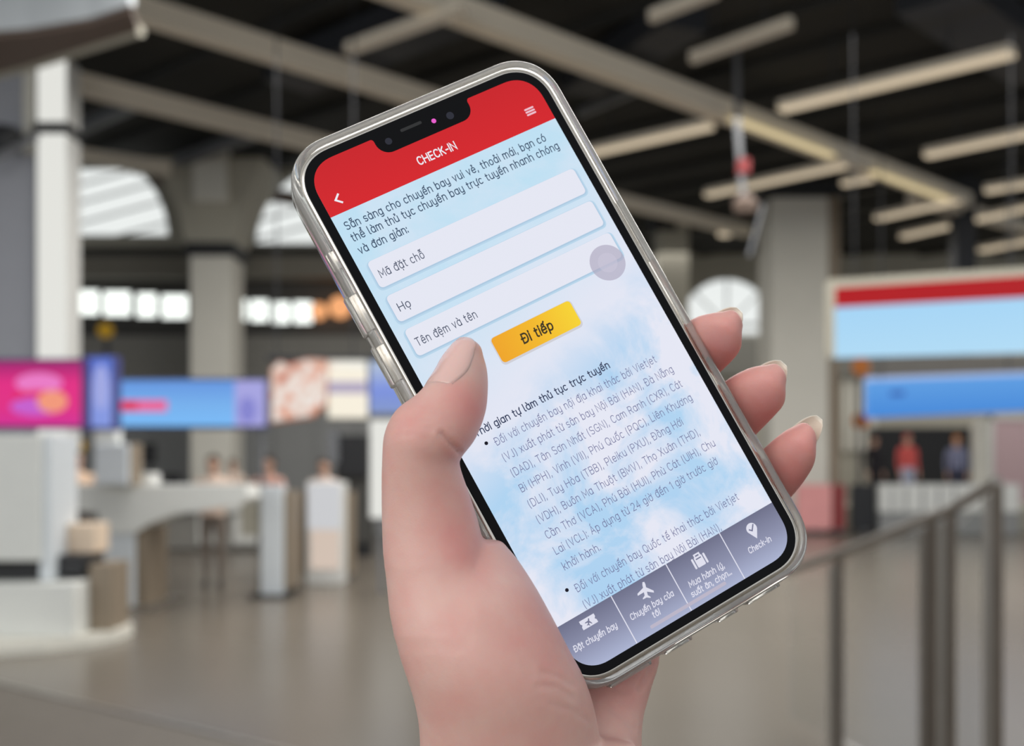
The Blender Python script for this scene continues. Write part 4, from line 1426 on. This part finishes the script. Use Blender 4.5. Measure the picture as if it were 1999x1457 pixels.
def glyph(ch):
    """advance and strokes of one letter with its accents"""
    if ch == ' ': return 130, []
    bar = None
    if ch in 'đĐ':
        bar = [(180, 620), (500, 620)] if ch == 'đ' else [(-90, 360), (230, 360)]
        ch = 'd' if ch == 'đ' else 'D'
    parts = unicodedata.normalize('NFD', ch)
    w, st = ALPHABET[parts[0]]
    st = [list(p) for p in st]
    if bar: st.append(bar)
    up = parts[0].isupper()
    marks = [unicodedata.name(c) for c in parts[1:]]
    if parts[0] == 'i' and any('BELOW' not in m for m in marks): st = st[:1]
    y0 = 800 if up else 610
    cx = w / 2
    shape = any(('CIRCUMFLEX' in m or 'BREVE' in m) for m in marks)
    for m in marks:
        if 'CIRCUMFLEX' in m: st.append([(cx - 120, y0), (cx, y0 + 110), (cx + 120, y0)])
        elif 'BREVE' in m: st.append(arc(cx, y0 + 90, 115, 90, 180, 360))
        elif 'HORN' in m:
            e = w + (0 if parts[0] != 'o' else -40)
            st.append([(e, 430 if parts[0] == 'o' else 480), (e + 70, 520), (e + 85, 620)])
        elif 'BELOW' in m: st.append(dot(cx, -170))
        else:
            tx, ty = (cx + 70, y0 + 150) if shape else (cx, y0)
            if shape and 'ACUTE' in m: tx, ty = cx + 130, y0 + 90
            if shape and 'GRAVE' in m: tx, ty = cx - 130, y0 + 90
            if 'ACUTE' in m: st.append([(tx - 40, ty), (tx + 60, ty + 130)])
            elif 'GRAVE' in m: st.append([(tx + 40, ty), (tx - 60, ty + 130)])
            elif 'TILDE' in m:
                tx = cx
                st.append([(tx - 130, ty + 20), (tx - 70, ty + 75), (tx + 60, ty + 25), (tx + 130, ty + 80)])
            elif 'HOOK' in m: st.append(arc(tx, ty + 105, 65, 60, 150, -60) + [(tx - 5, ty)])
    return w, st


def strokes_mesh(name, lines, wid):
    """flat ribbons along polylines with mitred bends"""
    vs, fs = [], []
    for p in lines:
        q = [Vector(p[0])]
        for r in p[1:]:
            if (Vector(r) - q[-1]).length > 1: q.append(Vector(r))
        closed = len(q) > 3 and (q[0] - q[-1]).length < 2
        if closed: q.pop()
        n = len(q)
        if n < 2: continue
        base = len(vs)
        for k in range(n):
            a = q[k] - q[k - 1] if (k > 0 or closed) else q[1] - q[0]
            b = q[(k + 1) % n] - q[k] if (k < n - 1 or closed) else q[-1] - q[-2]
            a, b = a.normalized(), b.normalized()
            t = a + b
            t = t.normalized() if t.length > .2 else a
            nn = Vector((-t.y, t.x))
            m = wid / 2 / max(.45, nn.dot(Vector((-a.y, a.x))))
            ext = Vector((0, 0))
            if not closed and k in (0, n - 1): ext = t * (wid * .5 * (-1 if k == 0 else 1))
            vs += [q[k] + nn * m + ext, q[k] - nn * m + ext]
        for k in range(n if closed else n - 1):
            i0, i1 = base + 2 * k, base + 2 * ((k + 1) % n)
            fs.append((i0, i0 + 1, i1 + 1, i1))
    return vs, fs


def text(s, x0, x1, base, size, m, wid=70, shear=0.0, layer=3, name='text_line'):
    pen, lines = 0, []
    for ch in s:
        w, st = glyph(ch)
        for p in st: lines.append([(pen + x + shear * y, y) for x, y in p])
        pen += w + 212
    vs, fs = strokes_mesh(name, lines, wid)
    lo, hi = min(v.x for v in vs), max(v.x for v in vs)
    k = (x1 - x0) / (hi - lo)
    me = bpy.data.meshes.new(name)
    me.from_pydata([((x0 + (v.x - lo) * k) * MM, (base + v.y * size / 1000) * MM, (Z0 + DZ * layer) * MM) for v in vs], [], fs)
    bm = bmesh.new(); bm.from_mesh(me)
    for f in bm.faces:
        f.normal_update()
        if f.normal.z < 0: f.normal_flip()
    bm.to_mesh(me); bm.free()
    link_mesh(name, me, m, screen)


text('CHECK-IN', -6.0, 5.0, 59.1, 2.85, E_white, 128, 0, 3, 'title_text')
text('Sẵn sàng cho chuyến bay vui vẻ, thoải mái, bạn có', -30.2, 27.2, 51.6, 2.75, E_navy, 100)
text('thể làm thủ tục chuyến bay trực tuyến nhanh chóng', -30.2, 29.3, 48.3, 2.75, E_navy, 100)
text('và đơn giản:', -30.2, -16.7, 44.8, 2.75, E_navy, 100)
text('Mã đặt chỗ', -28.4, -16.2, 37.3, 2.85, E_slate, 84, 0, 5, 'field_text')
text('Họ', -28.3, -25.1, 27.85, 2.85, E_slate, 84, 0, 5, 'field_text')
text('Tên đệm và tên', -28.6, -11.8, 18.25, 2.85, E_slate, 84, 0, 5, 'field_text')
text('Đi tiếp', -4.9, 4.2, 7.25, 3.35, E_brown, 135, .1, 5, 'button_text')
text('1. Thời gian tự làm thủ tục trực tuyến', -28.9, 12.1, -7.8, 2.5, E_head, 115, 0, 3, 'heading_text')
body = [('Đối với chuyến bay nội địa khai thác bởi Vietjet', -23.4, 23.8), ('(VJ) xuất phát từ sân bay Nội Bài (HAN), Đà Nẵng', -23.4, 26.5),
        ('(DAD), Tân Sơn Nhất (SGN), Cam Ranh (CXR), Cát', -23.4, 26.7), ('Bi (HPH), Vinh (VII), Phú Quốc (PQC), Liên Khương', -23.4, 27.2),
        ('(DLI), Tuy Hòa (TBB), Pleiku (PXU), Đồng Hới', -23.4, 21.8), ('(VDH), Buôn Ma Thuột (BMV), Thọ Xuân (THD),', -23.4, 24.4),
        ('Cần Thơ (VCA), Phú Bài (HUI), Phù Cát (UIH), Chu', -23.4, 26.6), ('Lai (VCL): Áp dụng từ 24 giờ đến 1 giờ trước giờ', -23.4, 24.9), ('khởi hành.', -23.4, -13.0)]
for i, (s, a, b) in enumerate(body):
    text(s, a, b, -12.0 - 4.27 * i, 2.7, E_body, 66)
text('Đối với chuyến bay Quốc tế khai thác bởi Vietjet', -23.4, 25.0, -52.2, 2.7, E_body, 66)
text('(VJ) xuất phát từ sân bay Nội Bài (HAN),', -23.4, 16.9, -56.5, 2.7, E_body, 66)
for s, a, b, y in (('Đặt chuyến bay', -30.9, -18.6, -64.2), ('Chuyến bay của', -14.8, -2.2, -64.5), ('tôi', -9.6, -7.4, -66.7), ('Mua hành lý,', 2.2, 12.8, -64.9), ('suất ăn, chọn...', 1.5, 13.6, -67.2), ('Check-in', 20.3, 27.2, -65.2)):
    text(s, a, b, y, 1.98, E_tabtxt, 128, .15, 6.5, 'tab_text')
# ================================================================ the hand
def cp(px, py, d):
    """camera-space pixel at depth d (mm) -> world metres"""
    return np.array([(px - CX) * d / F, d, CAMH * 1000 + (CY - py) * d / F]) * MM


def sec(L, Rr, d, hd, dl=None, dr=None, skew=0.0):
    a = cp(L[0], L[1], d if dl is None else dl)
    b = cp(Rr[0], Rr[1], d if dr is None else dr)
    c = (a + b) / 2
    u = (b - a) / 2
    un = u / np.linalg.norm(u)
    v = np.array([0, 1.0, 0]) - un * un[1]
    v = v / np.linalg.norm(v) * hd * MM
    return tuple(c) + tuple(u) + tuple(v)


hb = bmesh.new()
# thumb, ball of the thumb, down into the wrist
loft(hb, [
    sec((884, 674), (942, 690), 259, 5.6),
    sec((864, 697), (951, 722), 258.3, 7.4),
    sec((846, 730), (953, 758), 257, 8.3),
    sec((816, 768), (948, 806), 255, 9.0),
    sec((774, 800), (928, 858), 253, 9.8),
    sec((751, 845), (902, 892), 253, 10.2),
    sec((746, 900), (898, 910), 254, 9.8),
    sec((745, 970), (917, 966), 256, 10.3),
    sec((746, 1030), (935, 1022), 257, 11.2),
    sec((748, 1080), (944, 1066), 257, 12),
    sec((751, 1130), (952, 1110), 256.5, 13.2),
    sec((762, 1190), (965, 1160), 257, 14),
    sec((785, 1240), (965, 1220), 259, 12.5),
], 4, 32, (2.6 * MM, 6 * MM))
# ball of the thumb, running into the wrist
loft(hb, [
    sec((850, 1070), (986, 1064), 260.5, 8),
    sec((790, 1104), (1012, 1094), 259, 11),
    sec((754, 1180), (1048, 1150), 255, 15.5),
    sec((770, 1245), (1082, 1212), 253.5, 17),
    sec((789, 1305), (1112, 1270), 253.5, 18),
    sec((807, 1360), (1141, 1325), 255, 18.5),
    sec((818, 1420), (1162, 1390), 258, 18.5),
    sec((821, 1500), (1175, 1480), 263, 19),
    sec((828, 1600), (1170, 1590), 266, 17.5),
    sec((850, 1740), (1150, 1730), 268, 13),
], 4, 32, (2.0 * MM, 6 * MM))
# palm and heel of the hand behind the phone
loft(hb, [
    sec((905, 1760), (1235, 1760), 268, 13),
    sec((875, 1640), (1252, 1640), 271, 17),
    sec((850, 1520), (1258, 1520), 275, 19),
    sec((850, 1457), (1253, 1457), 278, 18),
    sec((880, 1405), (1256, 1400), 281, 17),
    sec((930, 1350), (1272, 1340), 286, 16),
    sec((960, 1290), (1288, 1275), 291, 15),
    sec((960, 1190), (1270, 1180), 297, 14),
    sec((945, 1080), (1230, 1085), 302, 13),
    sec((940, 980), (1180, 1010), 304, 11.5),
    sec((950, 880), (1110, 920), 305, 9.5),
], 4, 32, (6 * MM, 8 * MM))
# web between thumb and palm
loft(hb, [
    sec((770, 1200), (960, 1180), 262, 11),
    sec((830, 1200), (1010, 1150), 275, 12),
    sec((900, 1180), (1080, 1130), 290, 11),
], 4, 24, (6 * MM, 6 * MM))
# fingers: tip first, then back behind the phone to the knuckles
loft(hb, [
    sec((1414, 609), (1446, 648), 281, 5.4), sec((1386, 612), (1446, 680), 282, 7.2), sec((1352, 622), (1434, 700), 285, 7.9),
    sec((1315, 648), (1404, 730), 291, 8.2), sec((1270, 690), (1362, 770), 300, 8.2), sec((1200, 750), (1290, 830), 306, 8.2), sec((1060, 840), (1140, 925), 308, 9.0)], 4, 26, (2.2 * MM, 3 * MM))
loft(hb, [
    sec((1500, 713), (1530, 756), 282, 5.6), sec((1470, 716), (1530, 788), 283, 7.4), sec((1430, 734), (1512, 812), 286, 8.0),
    sec((1392, 762), (1482, 843), 292, 8.3), sec((1345, 805), (1440, 885), 301, 8.3), sec((1270, 870), (1360, 950), 307, 8.4), sec((1110, 940), (1190, 1030), 309, 9.0)], 4, 26, (2.2 * MM, 3 * MM))
loft(hb, [
    sec((1560, 828), (1590, 872), 281, 5.0), sec((1536, 839), (1589, 902), 282, 6.6), sec((1506, 862), (1578, 926), 285, 7.0),
    sec((1474, 892), (1550, 964), 291, 7.4), sec((1430, 930), (1510, 1005), 299, 7.5), sec((1350, 990), (1430, 1070), 304, 7.6), sec((1180, 1050), (1250, 1130), 307, 8.5)], 4, 26, (2.2 * MM, 3 * MM))
# index finger lies flat behind the phone
loft(hb, [
    sec((1210, 500), (1250, 540), 312, 5), sec((1185, 520), (1245, 575), 312, 7), sec((1130, 600), (1210, 650), 313, 8), sec((1060, 720), (1145, 770), 312, 8.4), sec((1000, 830), (1085, 880), 309, 9.0)], 4, 26, (3 * MM, 3 * MM))
# forearm running down out of the picture towards the holder
loft(hb, [
    tuple(np.array([.0046, .268, 1.530])) + (.0262, 0, 0) + (0, .0212, -.003),
    tuple(np.array([.004, .263, 1.492])) + (.0262, 0, 0) + (0, .0215, -.004),
    tuple(np.array([.000, .245, 1.43])) + (.031, 0, 0) + (0, .026, -.007),
    tuple(np.array([-.008, .215, 1.36])) + (.039, 0, 0) + (0, .032, -.012),
    tuple(np.array([-.016, .185, 1.30])) + (.041, 0, 0) + (0, .035, -.014),
], 4, 32, (4 * MM, 20 * MM))
hm = fuse(hb, .00075, 7)
hm.name = 'hand'
# blend the thumb into its ball
bm = bmesh.new()
bm.from_mesh(hm)
for it, (xa, xb, ya, yb) in enumerate([(700, 925, 1085, 1275)] * 45 + [(700, 905, 1110, 1240)] * 60):
    if it in (0, 45):
        sel = []
        for v in bm.verts:
            qx, qy = CX + F * v.co.x / v.co.y, CY - F * (v.co.z - CAMH) / v.co.y
            if xa < qx < xb and ya < qy < yb and v.co.y < .258: sel.append(v)
    bmesh.ops.smooth_vert(bm, verts=sel, factor=.5, use_axis_x=True, use_axis_y=True, use_axis_z=True)
# and the hand into the forearm, below the wrist
for lim in (1470, 1490):
    sel = [v for v in bm.verts if CY - F * (v.co.z - CAMH) / v.co.y > lim and v.co.z > 1.455]
    for it in range(220):
        bmesh.ops.smooth_vert(bm, verts=sel, factor=.5, use_axis_x=True, use_axis_y=True, use_axis_z=True)
bm.to_mesh(hm)
bm.free()

co = np.empty(len(hm.vertices) * 3)
hm.vertices.foreach_get('co', co)
co = co.reshape(-1, 3)
no = np.empty(len(hm.vertices) * 3)
hm.vertices.foreach_get('normal', no)
no = no.reshape(-1, 3)
pxs = CX + F * co[:, 0] / co[:, 1]
pys = CY - F * (co[:, 2] - CAMH) / co[:, 1]
view = np.array([0, 0, CAMH]) - co
view /= np.linalg.norm(view, axis=1)[:, None]
facing = np.clip((no * view).sum(1) * 2.5, 0, 1)


def seg_dist(poly):
    d = np.full(len(co), 1e9)
    for a, b in zip(poly[:-1], poly[1:]):
        a, b = np.array(a, float), np.array(b, float)
        ab = b - a
        t = np.clip(((pxs - a[0]) * ab[0] + (pys - a[1]) * ab[1]) / (ab @ ab), 0, 1)
        d = np.minimum(d, np.hypot(pxs - (a[0] + t * ab[0]), pys - (a[1] + t * ab[1])))
    return d


disp = np.zeros(len(co))
# creases over the thumb joint, at the thumb root and on the heel of the hand
for poly, w, dep in (([(862, 846), (880, 866), (898, 884)], 5, .5), ([(768, 826), (800, 818), (838, 822)], 4, .14), ([(762, 838), (800, 830), (845, 838)], 4, .12),
                     ([(775, 850), (815, 845)], 4, .10), ([(790, 812), (826, 806), (850, 812)], 4, .10),
                     ([(1060, 1312), (1090, 1322), (1120, 1340)], 5, .18), ([(1050, 1340), (1085, 1340), (1118, 1362)], 5, .16), ([(1075, 1375), (1120, 1388), (1150, 1410)], 5, .14),
                     ([(1272, 1296), (1262, 1320), (1248, 1345)], 5, .5), ([(1180, 1375), (1215, 1400), (1236, 1424)], 6, .25), ([(1176, 1330), (1200, 1345), (1225, 1352)], 6, .2)):
    d = seg_dist(poly)
    disp -= dep * np.exp(-(d / w) ** 2) - .35 * dep * np.exp(-((d - 2.2 * w) / (1.4 * w)) ** 2)
# bony swell of the thumb base joint
disp += .5 * np.exp(-((pxs - 905) ** 2 + (pys - 1085) ** 2) / 45 ** 2)
co2 = co + no * (disp * facing)[:, None] * MM
hm.vertices.foreach_set('co', co2.ravel())
hm.update()


def spot(cx, cy, r): return np.exp(-((pxs - cx) ** 2 + (pys - cy) ** 2) / r ** 2)


flush = .22 + .38 * spot(902, 1078, 48) + .2 * spot(800, 830, 50) + .45 * spot(925, 800, 55) + .3 * spot(905, 885, 40) + .3 * spot(880, 1000, 60) + .25 * spot(1060, 1240, 90)
tips = np.clip((pxs - 1300) / 60, 0, 1)
flush = flush * (1 - tips) + tips * (.56 + .35 * (spot(1405, 705, 45) + spot(1490, 810, 45) + spot(1555, 935, 45)))
flush = np.clip(flush + .35 * spot(1230, 1320, 70), 0, 1.2)
at_ = hm.attributes.new('flush', 'FLOAT', 'POINT')
at_.data.foreach_set('value', flush)


def skin_material():
    m, nt, b = base_mat('skin')
    L = nt.links.new
    tc = nt.nodes.new('ShaderNodeTexCoord')
    n1 = nt.nodes.new('ShaderNodeTexNoise'); n1.inputs['Scale'].default_value = 110; n1.inputs['Detail'].default_value = 5
    n2 = nt.nodes.new('ShaderNodeTexNoise'); n2.inputs['Scale'].default_value = 900; n2.inputs['Detail'].default_value = 3
    vo = nt.nodes.new('ShaderNodeTexVoronoi'); vo.inputs['Scale'].default_value = 1500; vo.feature = 'DISTANCE_TO_EDGE'
    for n in (n1, n2, vo): L(tc.outputs['Object'], n.inputs['Vector'])
    at = nt.nodes.new('ShaderNodeAttribute'); at.attribute_name = 'flush'
    ad = nt.nodes.new('ShaderNodeMath'); ad.operation = 'MULTIPLY_ADD'
    ad.inputs[1].default_value = .7; 
    L(n1.outputs['Fac'], ad.inputs[0])
    sb = nt.nodes.new('ShaderNodeMath'); sb.operation = 'SUBTRACT'; sb.inputs[1].default_value = .35
    L(at.outputs['Fac'], sb.inputs[0]); L(sb.outputs[0], ad.inputs[2])
    cr = nt.nodes.new('ShaderNodeValToRGB')
    e = cr.color_ramp.elements
    e[0].position, e[0].color = 0.0, lin((218, 182, 171))
    e[1].position, e[1].color = 1.0, lin((210, 132, 128))
    k = e.new(.45); k.color = lin((214, 160, 151))
    L(ad.outputs[0], cr.inputs[0])
    L(cr.outputs[0], b.inputs['Base Color'])
    b.inputs['Roughness'].default_value = .48
    b.inputs['Specular IOR Level'].default_value = .4
    b.inputs['Subsurface Weight'].default_value = .5
    b.inputs['Subsurface Radius'].default_value = (1.0, .35, .2)
    b.inputs['Subsurface Scale'].default_value = .003
    bp = nt.nodes.new('ShaderNodeBump'); bp.inputs['Strength'].default_value = .25; bp.inputs['Distance'].default_value = .0002
    mm = nt.nodes.new('ShaderNodeMath'); mm.operation = 'MULTIPLY_ADD'; mm.inputs[1].default_value = .6
    L(vo.outputs['Distance'], mm.inputs[0]); L(n2.outputs['Fac'], mm.inputs[2])
    L(mm.outputs[0], bp.inputs['Height'])
    L(bp.outputs[0], b.inputs['Normal'])
    return m


hand = link_mesh('hand', hm, skin_material(), None, True)
tag(hand, 'fair hand with long natural nails, thumb over the screen, gripping the phone', 'hand')

bvh = BVHTree.FromPolygons([Vector(c) for c in co2], [tuple(p.vertices) for p in hm.polygons])
m_nail, nt_, b_ = base_mat('natural_nail')
b_.inputs['Base Color'].default_value = lin((224, 182, 173))
b_.inputs['Roughness'].default_value = .2
b_.inputs['Subsurface Weight'].default_value = .2
b_.inputs['Subsurface Scale'].default_value = .002
b_.inputs['Coat Weight'].default_value = .3
b_.inputs['Coat Roughness'].default_value = .12
m_tip = mat('nail_free_edge', (232, 220, 202), .28, var=.04, scale=300)


def bez(pts, t):
    a = catmull(pts, 12)
    i = t * (len(a) - 1)
    k = min(int(i), len(a) - 2)
    return a[k] * (1 - (i - k)) + a[k + 1] * (i - k)


# thumb nail: a plate laid on the thumb surface
def nail_patch(left, right, depth, off, nu=18, nv=10):
    bm = bmesh.new()
    g, g2 = [], []
    for i in range(nu):
        t = i / (nu - 1)
        a, b = bez(left, t), bez(right, t)
        r, r2 = [], []
        for j in range(nv):
            s = j / (nv - 1)
            q = a * (1 - s) + b * s
            loc, nor, _, _ = bvh.find_nearest(Vector(cp(q[0], q[1], q[2])))
            edge = min(1, 4 * min(s, 1 - s) + .08) * min(1, 6 * t + .05)
            r.append(bm.verts.new(loc + nor * off * MM * edge))
            r2.append(bm.verts.new(loc - nor * .3 * MM))
        g.append(r); g2.append(r2)
    for i in range(nu - 1):
        for j in range(nv - 1):
            bm.faces.new((g[i][j], g[i + 1][j], g[i + 1][j + 1], g[i][j + 1]))
            bm.faces.new((g2[i][j], g2[i][j + 1], g2[i + 1][j + 1], g2[i + 1][j]))
    rim = [(i, 0) for i in range(nu)] + [(nu - 1, j) for j in range(1, nv)] + [(i, nv - 1) for i in range(nu - 2, -1, -1)] + [(0, j) for j in range(nv - 2, 0, -1)]
    for (a, b), (c, d) in zip(rim, rim[1:] + rim[:1]):
        bm.faces.new((g[a][b], g2[a][b], g2[c][d], g[c][d]))
    bmesh.ops.recalc_face_normals(bm, faces=bm.faces[:])
    me = bpy.data.meshes.new('thumbnail')
    bm.to_mesh(me); bm.free()
    return me


tn = nail_patch([(828, 762, 256), (846, 730, 257), (868, 696, 258), (902, 662, 260)], [(882, 758, 249), (910, 728, 250), (926, 700, 251), (934, 676, 254)], 255, .35)
tno = link_mesh('thumb_nail', tn, m_nail, None, True)
tno.parent = hand


def finger_nail(base, tip, wpx, name, bulge, free, dn):
    """curved plate on the far side of a finger; base, tip: (px, py, depth); free: share of white free edge"""
    a, b = Vector(cp(*base)), Vector(cp(*tip))
    ax = (b - a)
    ln = ax.length
    ax.normalize()
    nrm = Vector(dn)
    nrm = (nrm - ax * nrm.dot(ax)).normalized()
    sd = ax.cross(nrm).normalized()
    hw = wpx * 285 / F * MM / 2
    nu, nv = 20, 13
    bm = bmesh.new()
    G = []
    for lay in (0, 1):
        rows = []
        for i in range(nu):
            t = i / (nu - 1)
            w = hw * (1.0 if t < .6 else math.sqrt(max(0.02, 1 - ((t - .6) / .4) ** 2 * .93)))
            row = []
            for j in range(nv):
                s = 2 * j / (nv - 1) - 1
                x = s * w
                y = -bulge * MM * (x / hw) ** 2 + .9 * MM * math.sin(t * math.pi * .9) - lay * .45 * MM
                row.append(bm.verts.new(a + ax * (ln * t) + sd * x + nrm * y))
            rows.append(row)
        G.append(rows)
    for i in range(nu - 1):
        for j in range(nv - 1):
            f1 = bm.faces.new((G[0][i][j], G[0][i + 1][j], G[0][i + 1][j + 1], G[0][i][j + 1]))
            f2 = bm.faces.new((G[1][i][j], G[1][i][j + 1], G[1][i + 1][j + 1], G[1][i + 1][j]))
            if i / (nu - 1) > 1 - free: f1.material_index = f2.material_index = 1
    rim = [(i, 0) for i in range(nu)] + [(nu - 1, j) for j in range(1, nv)] + [(i, nv - 1) for i in range(nu - 2, -1, -1)] + [(0, j) for j in range(nv - 2, 0, -1)]
    for (p, q), (r, s) in zip(rim, rim[1:] + rim[:1]):
        f = bm.faces.new((G[0][p][q], G[1][p][q], G[1][r][s], G[0][r][s]))
        if p / (nu - 1) > 1 - free: f.material_index = 1
    bmesh.ops.recalc_face_normals(bm, faces=bm.faces[:])
    me = bpy.data.meshes.new(name)
    bm.to_mesh(me); bm.free()
    o = link_mesh(name, me, [m_nail, m_tip], hand, True)
    return o


finger_nail((1352, 700, 292), (1444, 606, 284), 62, 'finger_nail', 2.6, .5, (.45, .8, .3))
finger_nail((1438, 806, 293), (1530, 710, 285), 66, 'finger_nail', 2.6, .5, (.45, .8, .3))
finger_nail((1508, 920, 292), (1600, 816, 284), 56, 'finger_nail', 2.4, .5, (.45, .8, .3))
